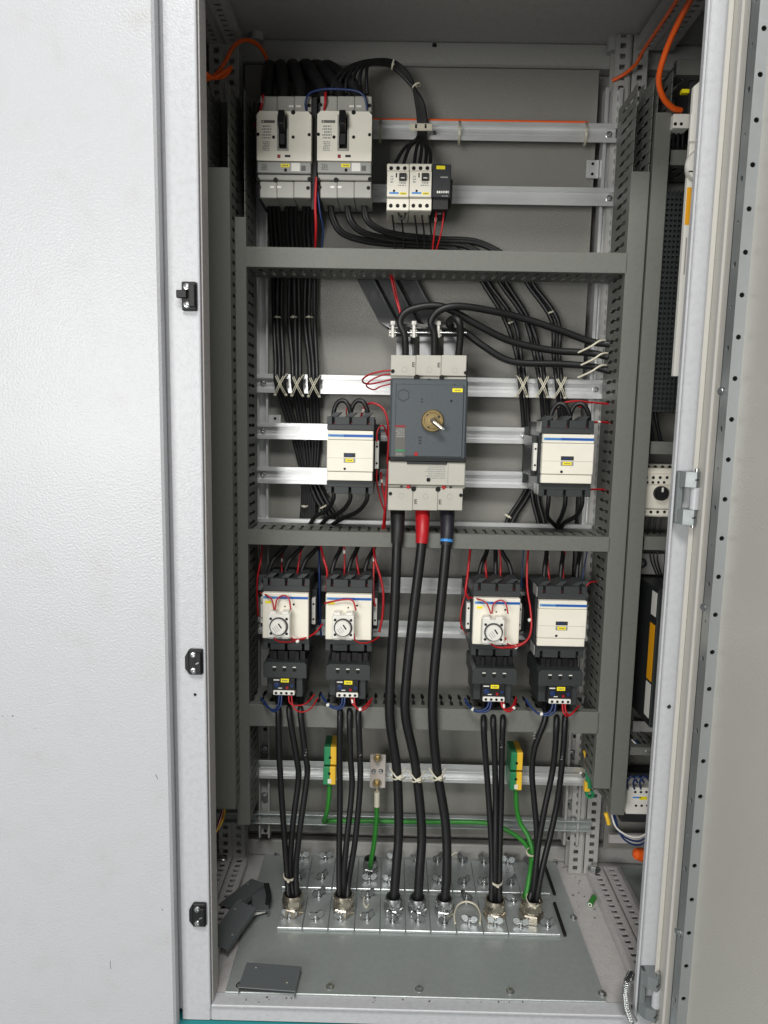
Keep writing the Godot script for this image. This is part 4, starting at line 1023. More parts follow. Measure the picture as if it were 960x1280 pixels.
# ---------------------------------------------------------------- cables
func wire(called: String, label: String, category: String, pts: Array, r: float, m: Material, group := "") -> MeshInstance3D:
	var w := []
	for q in pts: w.append(q if q is Vector3 else P(q[0], q[1], q[2]))
	var o := obj(called, MB.new().tube(w, r, 10 if r > 0.003 else 7, 6), m)
	tag(o, label, category, group)
	return o
func cables() -> void:
	var up := func(key: String, dx: float, dz: float, y := 0.004) -> Vector3: return gland_at[key] + Vector3(dx, y, dz)
	# three main cables
	var main := [
		[[497, 636, -0.275], [497, 660, -0.246], [496, 690, -0.234], [493, 765, -0.231], [488, 850, -0.231], [487.5, 900, -0.233], [496, 962, -0.247], [498.5, 1035, -0.245], [495, 1090, -0.232]],
		[[528, 636, -0.275], [528, 660, -0.246], [526, 690, -0.234], [517, 765, -0.231], [508, 850, -0.231], [507, 895, -0.233], [519, 955, -0.247], [527, 1035, -0.245], [524.5, 1090, -0.232]],
		[[559, 638, -0.275], [559, 662, -0.246], [557, 692, -0.234], [550, 765, -0.231], [542, 850, -0.231], [541, 900, -0.233], [546, 960, -0.247], [557, 1030, -0.245], [558.5, 1090, -0.232]]]
	var ends := ["c", "d", "e"]
	var said := [["black", "thick black power cable with a plain black boot below the rotary breaker"], ["red", "thick black power cable with a red boot below the rotary breaker"], ["blue", "thick black power cable with a blue band below the rotary breaker"]]
	for k in 3:
		main[k].append(up.call(ends[k], 0.0, 0.0, 0.02)); main[k].append(up.call(ends[k], 0.0, 0.0))
		var o := thing("power_cable", said[k][1], "cable", P(497 + 31 * k, 1100, -0.24), "three thick power cables")
		var w := []
		for q in main[k]: w.append(q if q is Vector3 else P(q[0], q[1], q[2]))
		obj("sheath", MB.new().tube(w, 0.0098, 14, 8), M.sleeve, o)
		var top := []
		for t in 7: top.append((w[0] as Vector3).cubic_interpolate(w[1], w[0], w[2], t / 7.0))
		for t in 7: top.append((w[1] as Vector3).cubic_interpolate(w[2], w[0], w[3], t / 8.0))
		obj("boot", MB.new().tube(top, 0.0152, 14, 1, 0.0122), [M.black, M.red, M.violet][k], o)
		if k == 2: obj("blue_band", MB.new().tube([top[11], top[12]], 0.0128, 14, 2), M.pale_blue, o)
	# bundles below the overload relays
	var bundles := [
		["a", "left outer", [[[348, 858, -0.285], [348, 879, -0.262], [348, 895, -0.241], [349, 940, -0.243], [352, 995, -0.25], [358, 1080, -0.24]], [[362, 858, -0.285], [362, 879, -0.262], [362, 895, -0.241], [371, 948, -0.243], [373, 975, -0.25], [366, 1032, -0.24], [363, 1085, -0.243]], [[376, 858, -0.285], [376, 879, -0.262], [376, 895, -0.241], [382, 945, -0.243], [384, 969, -0.25], [375, 1036, -0.236], [370, 1085, -0.232]]]],
		["b", "left inner", [[[425, 860, -0.285], [425, 882, -0.262], [425, 898, -0.241], [424.5, 945, -0.245], [425, 995, -0.25], [424, 1065, -0.24]], [[437, 860, -0.285], [437, 882, -0.262], [437, 898, -0.241], [438, 945, -0.245], [440, 985, -0.25], [433, 1055, -0.235], [430, 1090, -0.23]], [[448, 860, -0.285], [448, 882, -0.262], [448, 898, -0.241], [450, 945, -0.245], [450, 985, -0.25], [444, 1050, -0.245], [436, 1100, -0.24]]]],
		["f", "right inner", [[[604.5, 866, -0.285], [604.5, 889, -0.262], [604.5, 905, -0.241], [606, 935, -0.245], [611, 1000, -0.25], [615, 1075, -0.235]], [[616.5, 866, -0.285], [616.5, 889, -0.262], [616.5, 905, -0.241], [618, 935, -0.245], [619.5, 1000, -0.25], [619, 1075, -0.228]], [[628.5, 866, -0.285], [628.5, 889, -0.262], [628.5, 905, -0.241], [627.5, 935, -0.245], [626.5, 1000, -0.25], [624.5, 1075, -0.235]]]],
		["g", "right outer", [[[684, 866, -0.285], [681, 884, -0.262], [681, 900, -0.241], [668, 936, -0.245], [665, 967, -0.25], [668, 1005, -0.25], [671, 1045, -0.245], [669, 1095, -0.235]], [[696, 866, -0.285], [695.5, 889, -0.262], [695.5, 905, -0.241], [694, 935, -0.245], [690, 967, -0.25], [681, 1010, -0.243], [673, 1055, -0.235], [668, 1100, -0.225]], [[706, 866, -0.285], [706, 889, -0.262], [706, 905, -0.241], [703, 950, -0.245], [697, 1000, -0.25], [690, 1035, -0.245], [682, 1068, -0.235], [675, 1100, -0.225]]]]]
	var rank := ["first", "second", "third"]
	for b in bundles:
		for k in 3:
			var p: Array = b[2][k].duplicate()
			var dx := [-0.008, 0.001, 0.009][k] as float
			p.append(up.call(b[0], dx, 0.003 if k != 1 else -0.005, 0.03)); p.append(up.call(b[0], dx * 0.9, 0.003 if k != 1 else -0.005))
			var mc := wire("motor_cable", "black motor cable of the %s bundle below the relays, %s from the left" % [b[1], rank[k]], "cable", p, 0.0063, M.sleeve, "motor cables into the floor glands")
			if k != 1 or b[0] == "b":
				var cp: Array = b[2][k][3]
				var at := P(cp[0], cp[1] - 20.0 + 6.0 * k, cp[2] + 0.0062)
				var pb := MB.new()
				for t in 3: pb.box(at + Vector3(rng.randf_range(-0.001, 0.001), -0.006 * t, 0.0), Vector3(0.0045, 0.0012, 0.0008), 0.0, Basis(Vector3.BACK, 0.4))
				obj("cable_print", pb, M.band, mc)
	tie(P(362, 1094, -0.236), Vector3(0.1, 1, 0.1), 0.014, 0.012, "pale tie round the cable bundle above the gland by the loose covers")
	tie(P(620.5, 1100, -0.232), Vector3(0.05, 1, 0.1), 0.015, 0.012, "pale tie round the right inner cable bundle above its brass gland")
	tie(P(666, 1125, -0.215), Vector3(0.1, 1, 0.1), 0.017, 0.013, "pale tie round the bundle with the green cable, low at the gland")
	for q in [[497.5, 969.0, "first"], [521.0, 972.0, "middle"], [547.0, 970.0, "last"]]:
		var c := P(q[0], q[1], -0.245)
		var o := thing("cord_tie", "cream crossed tie holding the %s thick power cable to the low rail" % q[2], "cable tie", c, "crossed ties on the thick cables")
		for s in [-1.0, 1.0]:
			obj("strap", MB.new().tube([c + Vector3(-0.017, s * 0.010, -0.012), c + Vector3(-0.006, s * 0.004, 0.0105), c + Vector3(0.006, -s * 0.004, 0.0108), c + Vector3(0.017, -s * 0.010, -0.012)], 0.0019, 7, 5), M.tie, o)
		obj("knot", MB.new().box(c + Vector3(0.004, 0.002, 0.012), Vector3(0.010, 0.007, 0.005), 0.0012, Basis(Vector3.BACK, 0.5)), M.tie, o)
	# earth leads
	wire("earth_cable", "green earth cable looping under the left earth terminal and along the channel bar", "cable", [[412, 978, -0.315], [411, 1000, -0.315], [408, 1018, -0.325], [405, 1027, -0.345], [414, 1026, -0.36], [450, 1026, -0.362], [540, 1027.5, -0.362], [605, 1028.5, -0.36], [632, 1037, -0.345], [655, 1053, -0.315], [664, 1072, -0.285], [661, 1100, -0.25], up.call("g", -0.013, -0.004, 0.03), up.call("g", -0.012, -0.004)], 0.0052, M.green, "green earth cables")
	wire("earth_cable", "green earth cable hanging from the terminal right of the thick cables", "cable", [[645, 985, -0.315], [645.5, 1008, -0.312], [650, 1028, -0.31], [659, 1043, -0.30], [665, 1060, -0.285], [666, 1075, -0.28]], 0.0055, M.green, "green earth cables")
	tie(P(664.5, 1065, -0.284), Vector3(0.2, 1, 0.3), 0.012, 0.009, "pale tie joining the two green earth cables")
	wire("earth_cable", "straight green earth lead from the brass clamp to the small rear gland", "cable", [[471, 1003, -0.32], [470.5, 1025, -0.325], [467.5, 1055, -0.33], [463.5, 1078, -0.335], up.call("h", 0.0, 0.0)], 0.0056, M.green, "green earth cables")
	wire("lug_sleeve", "cream sleeve on the green lead under the brass clamp", "sleeve", [[471.2, 990, -0.324], [471.2, 997, -0.322], [471, 1008, -0.32]], 0.0066, M.tie)
	tag(obj("cable_lug", fb(469.7, 983, 473, 992, -0.325, 0.003, 0.0005), M.nickel), "tinned lug between brass clamp and cream sleeve", "cable lug")
	# upper left: strands from the left breaker straight down
	for k in 3:
		for j in 3:
			var u := 341.5 + 20.5 * k + 5.4 * j
			var cross: float = [345.5, 366.5, 387.5][k] + 4.6 * j
			var low: float = [370.0, 380.0, 391.0][k] + 3.6 * j
			wire("breaker_cable", "black cable dropping from the left toggle breaker, %s bundle, %s strand" % [rank[k], ["outer", "middle", "inner"][j]], "cable",
				[[u - 5.0 + 1.5 * k, 254, -0.30], [u - 3.0, 285, -0.345], [u, 330, -0.375 + 0.006 * (j % 2)], [u + rng.randf_range(-2.2, 2.2), 400, -0.377 + 0.006 * (j % 2)], [lerpf(u, cross, 0.75), 452, -0.36], [cross, 480, -0.351], [lerpf(cross, low, 0.4), 512, -0.378], [low, 560, -0.386], [[379.0, 384.0, 389.0][k] + j * 2.5, 606, -0.388], [[376.0, 382.0, 388.0][k] + j * 2.5, 660, -0.387]], 0.0047, M.sleeve, "cables below the left toggle breaker")
		tie(P([347.0, 367.5, 387.0][k], 397, -0.376), Vector3.UP, 0.0108, 0.0065, "thin pale tie round the %s pair of cables below the left breaker" % rank[k], "thin ties on cable pairs", null, 0.003)
	# second breaker: strands sweep right above the duct and down behind it
	for k in 3:
		for j in 2:
			var s := 3.2 * j
			var top: float = [600.0, 622.0, 655.0][k] + 7.5 * j
			var mid: float = [632.0, 655.0, 687.0][k] + 8.0 * j
			var cr: float = [650.0, 675.0, 696.0][k] + 6.5 * j
			wire("breaker_cable", "black cable sweeping right from the second toggle breaker, %s pair, %s strand" % [rank[k], ["left", "right"][j]], "cable",
				[[412.0 + 21 * k + s * 0.6, 254, -0.30], [415.0 + 21 * k + s, 274, -0.30], [428.0 + 22 * k + s, 293 - s * 0.4 - 3 * k, -0.31], [465.0 + 18 * k, 304 - s - 4 * k, -0.335], [520.0 + 15 * k, 307.5 - s - 3.2 * k, -0.362], [565.0 + 18 * k, 312 - s - 3.0 * k, -0.372], [top - 9.0, 334, -0.374], [top + 6.0, 358, -0.377], [mid + rng.randf_range(-2.5, 2.5), 400, -0.377 + rng.randf_range(0.0, 0.008)], [cr - 5.0 + rng.randf_range(-2.0, 2.0), 445, -0.362], [cr, 480, -0.351], [cr + 3.0, 512, -0.374], [cr + 6.0, 560, -0.388], [cr + 4.0, 600, -0.388]], 0.0047, M.sleeve, "cables below the second toggle breaker")
		tie(P([637.0, 659.0, 688.0][k], [404.0, 402.0, 391.0][k], -0.377), Vector3(0.35, -1, 0), 0.0115, 0.0068, "thin pale tie round the %s pair of cables right of the rotary breaker" % rank[k], "thin ties on cable pairs", null, 0.003)
	# crossed cord lacing where the pairs cross the rail
	var lace := [[350.0, 480.0], [371.0, 481.0], [392.0, 482.0], [653.5, 482.0], [679.0, 482.5], [701.0, 483.5]]
	for k in 6:
		var c := P(lace[k][0], lace[k][1], -0.345)
		var o := thing("cord_lacing", "crossed cream cord lacing on the rail, %s pair %s the rotary breaker" % [rank[k % 3], "left of" if k < 3 else "right of"], "cord", c, "crossed cord lacing")
		for s in [-1.0, 1.0]:
			for d in [-0.0018, 0.0018]:
				obj("cord", MB.new().tube([c + Vector3(-s * 0.0115 + d, 0.022, -0.015), c + Vector3(-s * 0.009 + d, 0.018, -0.004), c + Vector3(d, 0.0, 0.002), c + Vector3(s * 0.009 + d, -0.018, -0.004), c + Vector3(s * 0.0115 + d, -0.023, -0.015)], 0.0011, 6, 5), M.tie, o)
			obj("knot", MB.new().lathe(c + Vector3(s * 0.0115, -0.022, -0.006), Vector3.BACK, [[0.0, -0.003], [0.003, 0.0], [0.0, 0.003]], 8), M.tie, o)
	# three cables leaving the rotary breaker's top to the right
	wire("feeder_cable", "black cable from the rotary breaker's first pole arching right, ending in the middle", "cable", [[507, 446, -0.30], [506, 420, -0.29], [500, 402, -0.288], [509, 389, -0.288], [535, 382.5, -0.29], [560, 386, -0.295], [600, 408, -0.31], [640, 427, -0.325], [690, 438, -0.335], [735, 441, -0.335], [760, 446, -0.33]], 0.0072, M.sleeve, "cables arching right from the rotary breaker")
	wire("feeder_cable", "black cable from the rotary breaker's second pole arching right, ending highest", "cable", [[543, 446, -0.30], [543, 418, -0.288], [538.5, 402, -0.282], [548, 389, -0.28], [568, 383, -0.282], [600, 386, -0.295], [650, 397, -0.318], [700, 413, -0.33], [738, 427, -0.335], [762, 430, -0.33]], 0.0072, M.sleeve, "cables arching right from the rotary breaker")
	wire("feeder_cable", "black cable from the rotary breaker's third pole curling right, ending lowest", "cable", [[573, 446, -0.30], [575.5, 418, -0.285], [574, 403, -0.275], [567, 398, -0.282], [561, 404, -0.30], [568, 411, -0.315], [582, 416, -0.322], [605, 433, -0.325], [640, 452, -0.33], [700, 455, -0.335], [738, 458, -0.335], [762, 464, -0.33]], 0.0072, M.sleeve, "cables arching right from the rotary breaker")
	for q in [[745.0, 430.0, "highest"], [748.0, 446.0, "middle"], [746.0, 461.0, "lowest"]]:
		var c := P(q[0], q[1], -0.322)
		wire("cord_scrap", "cream cord binding the %s of three cables at the right duct" % q[2], "cord", [c + Vector3(-0.035, -0.018, -0.01), c + Vector3(-0.012, -0.006, 0.004), c + Vector3(0.004, 0.005, 0.006), c + Vector3(0.020, 0.008, -0.006)], 0.0021, M.tie, "cord bindings at the right duct")
	# flexible flat bars into the rotary breaker
	for k in 3:
		var u: float = [455.0, 481.0, 508.0][k]
		var e: float = [506.0, 535.0, 565.0][k]
		var w := [P(u - 15.0, 318, -0.378), P(u, 347, -0.376), P(u + 30.0, 404, -0.360), P(lerpf(u + 30.0, e, 0.6), 412, -0.338), P(e, 422, -0.322), P(e, 446, -0.318)]
		var bb := thing("flat_busbar", "dark insulated flat busbar slanting into the rotary breaker's %s pole" % rank[k], "busbar", w[5], "flat busbars")
		obj("bar", MB.new().ribbon(w, Vector3(0.034, 0.0, 0.0), 0.006, 1), M.busbar, bb)
		var ed := []
		for q in w: ed.append(q + Vector3(0.0172, 0, 0.001))
		obj("rounded_edge", MB.new().tube(ed, 0.0031, 8, 1), M.busbar, bb)
	var br := thing("busbar_bracket", "grey bracket with three pale bolts above the rotary breaker", "bracket", P(532, 410, -0.31))
	obj("bar", fb(486, 405, 581, 409, -0.306, 0.006, 0.0006), M.print, br)
	obj("rod", MB.new().cyl(P(487, 416, -0.30), P(583, 416, -0.30), 0.0022, 8), M.steel, br)
	for q in [491.0, 517.5, 548.0]:
		obj("bolt", MB.new().cyl(P(q, 422, -0.296), P(q, 403, -0.296), 0.0032, 8), M.white, br)
		obj("bolt_head", MB.new().cyl(P(q, 406.0, -0.296), P(q, 401.5, -0.296), 0.005, 6, true), M.white, br)
		obj("clip", fb(q - 5.0, 412, q + 4.0, 421, -0.30, 0.008, 0.001), M.shell, br)
	# dark mass of incoming bars and boots over the toggle breakers
	for k in 6:
		var u := 334.0 + 21.0 * k + (6.0 if k > 2 else 0.0)
		var m := 372.0 + (k - 2.5) * 14.0
		wire("incoming_cable", "thick black incoming cable arching over the toggle breakers, %s from the left duct" % ["first", "second", "third", "fourth", "fifth", "sixth"][k], "cable", [[u, 128, -0.30], [u, 112, -0.305], [lerpf(u, m, 0.35), 98, -0.32], [lerpf(u, m, 0.7), 88 - 2.0 * (2.5 - absf(k - 2.5)), -0.345], [m, 84, -0.375], [m, 100, -0.41]], 0.0125, M.black, "thick incoming cables")
	# bundle from the top to the motor breakers
	for k in 6:
		var a := k * 1.0
		wire("control_feed", "thin black cable arching from the toggle breakers to the motor breakers, %s of six" % ["first", "second", "third", "fourth", "fifth", "sixth"][k], "cable",
			[[414.0 + 9.0 * k, 118, -0.30], [418.0 + 8.0 * k, 100 - k, -0.30], [436.0 + 5.0 * k, 84 - k * 0.6, -0.31], [462.0 + 3.0 * k, 76 + k * 0.8, -0.325], [492.0, 77 + k * 1.6, -0.34], [513.0 - k * 0.6, 97 + k, -0.345], [520.0 + a * 1.4, 125, -0.345], [523.0 + a * 1.9, 150, -0.345], [522.0 + a * 2.0, 172, -0.345], [[505.0, 512.0, 521.0, 527.0, 533.0, 538.0][k], [186.0, 184.0, 184.0, 186.0, 190.0, 192.0][k], -0.325], [[491.0, 503.0, 517.0, 524.0, 531.0, 537.0][k], 210, -0.31]], 0.0035, M.sleeve, "thin cables to the motor breakers")
	tie(P(491.5, 81, -0.338), Vector3(1, -0.3, 0), 0.011, 0.008, "pale tie on the arching thin cables near the roof", "ties on the thin cable arch", null, 0.003)
	tie(P(520.5, 108, -0.345), Vector3(0.5, -1, 0), 0.011, 0.008, "pale tie lower on the arching thin cables", "ties on the thin cable arch", null, 0.003)
	var cl := thing("cable_clamp", "pale plastic clamp holding the thin black cables on the upper rail", "clamp", P(526, 158, -0.35))
	obj("saddle", fb(512, 153.5, 541, 163.0, -0.333, 0.004, 0.0018), M.tie, cl)
	for u in [520.0, 532.0]: obj("slot", fb(u - 1.2, 155.2, u + 1.2, 160.2, -0.3326, 0.001, 0.0), M.hole, cl)
	for k in 5:
		var u := [489.0, 500.0, 517.0, 526.0, 535.0][k] as float
		wire("load_wire", "thin black wire leaving the underside of the motor breakers, %s of five" % ["first", "second", "third", "fourth", "fifth"][k], "cable", [[u, 260, -0.30], [u + 2.0, 275, -0.31], [u + 4.0, 292, -0.33], [u + 5.0, 318, -0.35]], 0.0018, M.sleeve, "thin wires below the motor breakers")
	wire("curled_wire", "short curled black wire under the first motor breaker", "cable", [[497, 262, -0.29], [500, 273, -0.285], [505, 272, -0.285], [508, 262, -0.29]], 0.0018, M.sleeve)
	# middle contactors: loops on top and tails below
	for s in [[408.5, 58.0, 521.0, 619.0, "left middle"], [679.0, 65.0, 525.0, 624.0, "right middle"]]:
		for k in 2:
			var a: float = s[0] + s[1] * (0.15 + 0.37 * k); var b: float = a + s[1] * 0.36
			wire("link_cable", "black loop joining two top terminals of the %s contactor, %s loop" % [s[4], rank[k]], "cable", [[a, s[2] + 6.0, -0.275], [a, s[2] - 6.0, -0.272], [lerpf(a, b, 0.2), s[2] - 17.0, -0.27], [lerpf(a, b, 0.5), s[2] - 20.5, -0.268], [lerpf(a, b, 0.8), s[2] - 17.0, -0.266], [b, s[2] - 6.0, -0.268], [b, s[2] + 6.0, -0.275]], 0.0046, M.sleeve, "cable loops on the middle contactors")
	for k in 3:
		wire("contactor_tail", "black cable curving left from under the left middle contactor, %s" % rank[k], "cable", [[417.0 + 21 * k, 614, -0.28], [416.0 + 21 * k, 626, -0.285], [408.0 + 19 * k, 638 + k, -0.31], [394.0 + 15 * k, 646 + 2 * k, -0.345], [384.0 + 12 * k, 662, -0.365]], 0.0045, M.sleeve, "cables under the left middle contactor")
	for k in 3:
		wire("contactor_tail", "black cable hanging under the right middle contactor, %s" % rank[k], "cable", [[686.0 + 21 * k, 619, -0.28], [685.0 + 21 * k, 632, -0.285], [684.0 + 18 * k, 645, -0.31], [690.0 + 8 * k, 653, -0.335], [697.0 + 2 * k, 660, -0.36]], 0.0045, M.sleeve, "cables under the right middle contactor")
	for k in 3:
		wire("slanting_cable", "black cable slanting down right from behind the left middle contactor, %s" % rank[k], "cable", [[386.0 + 5 * k, 600, -0.386], [394.0 + 6 * k, 622, -0.38], [405.0 + 6 * k, 640, -0.375], [418.0 + 7 * k, 662, -0.37]], 0.0046, M.sleeve, "slanting cables behind the left middle contactor")
	for k in 2:
		wire("slanting_cable", "black cable slanting down left from behind the right middle contactor, %s" % rank[k], "cable", [[664.0 + 7 * k, 600, -0.388], [650.0 + 7 * k, 625, -0.384], [637.0 + 7 * k, 645, -0.38], [628.0 + 7 * k, 664, -0.375]], 0.0047, M.sleeve, "slanting cables behind the right middle contactor")
		wire("slanting_cable", "black cable dropping steeply behind the right middle contactor, %s" % rank[k], "cable", [[664.0 + 7 * k, 600, -0.388], [666.0 + 7 * k, 625, -0.382], [671.0 + 7 * k, 645, -0.378], [676.0 + 7 * k, 664, -0.375]], 0.0047, M.sleeve, "slanting cables behind the right middle contactor")
	tie(P(381, 632, -0.386), Vector3.UP, 0.016, 0.006, "pale tie on the cables gathered left of the left middle contactor", "ties behind the middle contactors", null, 0.003)
	tie(P(404, 633, -0.376), Vector3(0.5, -1, 0), 0.015, 0.007, "pale tie on the slanting cables under the left middle contactor", "ties behind the middle contactors", null, 0.003)
	tie(P(635, 645, -0.38), Vector3(-0.6, -1, 0), 0.012, 0.007, "pale tie on the slanting pair left of the right middle contactor", "ties behind the middle contactors", null, 0.003)
	# lower contactors: three feeds each out of the duct above
	var low := [[336.0, 719.0, "nearest the left duct", 26.0], [415.0, 721.0, "second from the left duct", 14.0], [599.0, 725.0, "right of the thick cables", -14.0], [680.0, 728.0, "without a timer", 4.0]]
	for s in low:
		for k in 3:
			var u: float = s[0] + 20.5 * k
			var lean: float = s[3] if s[3] > 0 else [12.0, 0.0, -16.0][k]
			wire("contactor_feed", "black feed cable into the contactor %s, %s of three" % [s[2], rank[k]], "cable", [[u, s[1] + 10.0, -0.285], [u, s[1] - 4.0, -0.285], [u + lean * 0.25, s[1] - 20.0, -0.29], [u + lean * 0.75, s[1] - 34.0, -0.305], [u + lean, s[1] - 48.0, -0.32]], 0.0047, M.sleeve, "feed cables into the lower contactors")
	# ---- red control wires
	var rw := "red control wires"
	var reds := [
		["short red sleeve at the top left corner of the left toggle breaker", [[329, 119, -0.252], [327.5, 130, -0.25], [324, 142, -0.262], [319, 158, -0.30]], 0.0024],
		["short red sleeve on top of the second toggle breaker", [[407, 116, -0.255], [406.5, 128, -0.25], [405, 141, -0.262]], 0.0026],
		["red wire between the toggle breakers, dropping to the duct", [[395.5, 222, -0.255], [394, 255, -0.25], [395, 285, -0.26], [394, 312, -0.29]], 0.0026],
		["red wire under the dark module, left strand", [[546, 262, -0.30], [543.5, 285, -0.30], [540.5, 314, -0.32]], 0.0017],
		["red wire under the dark module, right strand", [[555, 262, -0.30], [552, 288, -0.30], [545, 314, -0.32]], 0.0017],
		["red wire crossing the flat busbars, thicker strand", [[484, 334, -0.33], [489, 348, -0.31], [494, 370, -0.31], [501, 394, -0.30]], 0.0022],
		["red wire crossing the flat busbars, thinner strand", [[486, 334, -0.33], [492, 350, -0.312], [497, 374, -0.31], [502, 395, -0.30]], 0.0015],
		["red wire loop left of the rotary breaker, upper", [[492, 463, -0.25], [478, 464, -0.25], [460, 469, -0.26], [453, 476, -0.28], [462, 480, -0.30], [490, 474, -0.30]], 0.0018],
		["red wire loop left of the rotary breaker, lower", [[496, 469, -0.245], [482, 468, -0.25], [466, 474, -0.26], [458, 482, -0.28], [467, 487, -0.29], [476, 483, -0.3], [489, 480, -0.30]], 0.0015],
		["red wire arching from the left middle contactor to the rotary breaker", [[451, 522, -0.29], [456, 508, -0.29], [466, 504, -0.285], [478, 510, -0.28], [484, 524, -0.275], [486, 545, -0.275], [484, 580, -0.28]], 0.0023],
		["red wire inside the left middle contactor's first loop", [[434, 522, -0.29], [433, 512, -0.29], [437, 505, -0.29], [440, 512, -0.292]], 0.0014],
		["red wire down the left side of the rotary breaker, longest", [[485, 528, -0.285], [486, 570, -0.285], [483, 610, -0.285], [481, 640, -0.29], [478, 664, -0.31]], 0.0026],
		["red wire down the left side of the rotary breaker, second", [[476, 590, -0.285], [478, 610, -0.285], [482, 632, -0.288], [480.5, 664, -0.31]], 0.002],
		["red wire at the aux block of the left middle contactor, upper", [[471, 552, -0.24], [472, 538, -0.245], [479, 532, -0.255], [484, 545, -0.27]], 0.0015],
		["red wire at the aux block of the left middle contactor, lower", [[471, 588, -0.24], [471, 602, -0.25], [475, 622, -0.27], [481, 640, -0.29]], 0.0015],
		["red wire arching from the right middle contactor into the upright duct", [[694, 512, -0.285], [700, 505, -0.28], [718, 501.5, -0.28], [738, 503, -0.285], [760, 505, -0.30]], 0.002],
		["red wire inside the right middle contactor's first loop", [[690, 526, -0.29], [691, 514, -0.29], [697, 508, -0.29]], 0.0016],
		["red wire inside the right middle contactor's second loop", [[711, 526, -0.29], [712, 514, -0.29], [718, 507, -0.29], [726, 509, -0.29]], 0.002],
		["short red wire into the duct above the right middle contactor", [[742, 528, -0.28], [752, 527.5, -0.29], [764, 529, -0.31]], 0.0022],
		["short red wire into the duct below the right middle contactor", [[738, 612, -0.28], [748, 611.5, -0.29], [760, 613, -0.31]], 0.002],
		["red wire above the leftmost contactor by the duct", [[328, 676, -0.30], [326, 700, -0.285], [322, 722, -0.28], [321.5, 745, -0.285], [323, 770, -0.29]], 0.002],
		["red wire dropping between feeds of the leftmost contactor, first", [[353, 690, -0.32], [352, 708, -0.31], [354, 725, -0.30]], 0.0017],
		["red wire dropping between feeds of the leftmost contactor, second", [[379, 678, -0.31], [375, 695, -0.30], [371, 722, -0.29]], 0.0022],
		["red wire dropping between the two left timer contactors", [[400, 678, -0.30], [405, 700, -0.28], [409, 715, -0.275], [408, 738, -0.28]], 0.0026],
		["red wire dropping between feeds of the second contactor, first", [[430, 678, -0.31], [431, 700, -0.30], [430, 722, -0.29]], 0.002],
		["red wire dropping between feeds of the second contactor, second", [[446, 678, -0.31], [446, 700, -0.30], [449, 722, -0.29]], 0.0022],
		["long red wire down the right flank of the second contactor", [[467, 678, -0.30], [469, 700, -0.28], [475, 720, -0.27], [479, 742, -0.262], [478, 770, -0.26], [474, 790, -0.258]], 0.0026],
		["thin red wire beside the aux block of the second contactor", [[468, 684, -0.30], [467, 715, -0.275], [467, 745, -0.25], [469, 758, -0.236]], 0.002],
		["red wire at the left flank of the timer contactor right of the thick cables", [[588, 683, -0.30], [586, 705, -0.285], [584, 722, -0.275], [582, 740, -0.26], [586, 748, -0.24]], 0.0026],
		["red wire bowing round the left flank of that timer contactor", [[584, 735, -0.27], [577, 760, -0.265], [576, 780, -0.265], [583, 792, -0.27]], 0.0016],
		["red wire dropping between feeds right of the thick cables, first", [[608, 683, -0.31], [607, 702, -0.30], [608, 725, -0.29]], 0.0024],
		["red wire dropping between feeds right of the thick cables, second", [[624, 683, -0.31], [626, 702, -0.30], [625, 725, -0.29]], 0.002],
		["red bundle looping between the two right contactors under the timer", [[661, 683, -0.30], [659, 705, -0.28], [659, 735, -0.255], [663, 762, -0.235], [664, 785, -0.215], [659, 800, -0.2], [645, 808.5, -0.195], [630, 809, -0.192]], 0.0022],
		["red wire dropping between feeds of the contactor without timer, first", [[684, 684, -0.31], [685, 705, -0.30], [687, 728, -0.29]], 0.0018],
		["red wire dropping between feeds of the contactor without timer, second", [[707, 684, -0.31], [704, 705, -0.30], [704, 728, -0.29]], 0.0022],
		["short red wire from the contactor without timer into the duct", [[732, 734, -0.27], [738, 728, -0.275], [746, 727, -0.29]], 0.0015],
		# timer face wires
		["red wire from the left edge into the leftmost timer, upper", [[325, 741, -0.235], [333, 744, -0.212], [340, 750, -0.205], [342.5, 762, -0.194]], 0.0016],
		["red wire arch on the face of the leftmost timer", [[344, 762, -0.194], [346, 750, -0.205], [353, 744.5, -0.208], [361, 748, -0.205], [363.5, 762, -0.194]], 0.0016],
		["red wire loop under the leftmost timer, outer", [[341, 790, -0.192], [344, 799, -0.196], [355, 802.5, -0.202], [375, 800, -0.212], [393, 792, -0.23], [403, 780, -0.25]], 0.0018],
		["red wire loop under the leftmost timer, inner", [[361, 790, -0.192], [363, 796, -0.196], [370, 799.5, -0.204], [388, 795, -0.222], [401, 784, -0.25]], 0.0018],
		["red wire across the face of the second timer contactor, upper", [[406, 754, -0.215], [415, 752, -0.208], [430, 749.5, -0.207], [441, 751, -0.205], [445, 763, -0.194]], 0.0018],
		["red wire loop under the second timer", [[442.5, 792, -0.192], [444, 800, -0.196], [452, 804, -0.205], [464, 802, -0.22], [474, 796, -0.24]], 0.0016],
		["red wire from the left flank into the timer right of the thick cables", [[588, 747, -0.235], [598, 749, -0.212], [608, 754, -0.205], [613.5, 767, -0.194]], 0.0016],
		["red wire arch on the timer right of the thick cables", [[615, 767, -0.194], [617, 755, -0.205], [625, 750.5, -0.208], [632, 754, -0.205], [635, 767, -0.194]], 0.0016],
		["red wire loop under the timer right of the thick cables, outer", [[612.5, 797, -0.192], [614, 804, -0.194], [622, 809, -0.196], [640, 809.5, -0.2], [655, 805, -0.215]], 0.0018],
		["red wire loop under the timer right of the thick cables, inner", [[632, 797, -0.192], [633, 803, -0.194], [640, 807, -0.2], [652, 804, -0.212]], 0.0016],
		# overload wires
		["red wire from the leftmost relay swinging right, upper", [[361, 868, -0.222], [362, 878, -0.215], [370, 882, -0.215], [383, 879, -0.225], [393, 868, -0.25]], 0.0015],
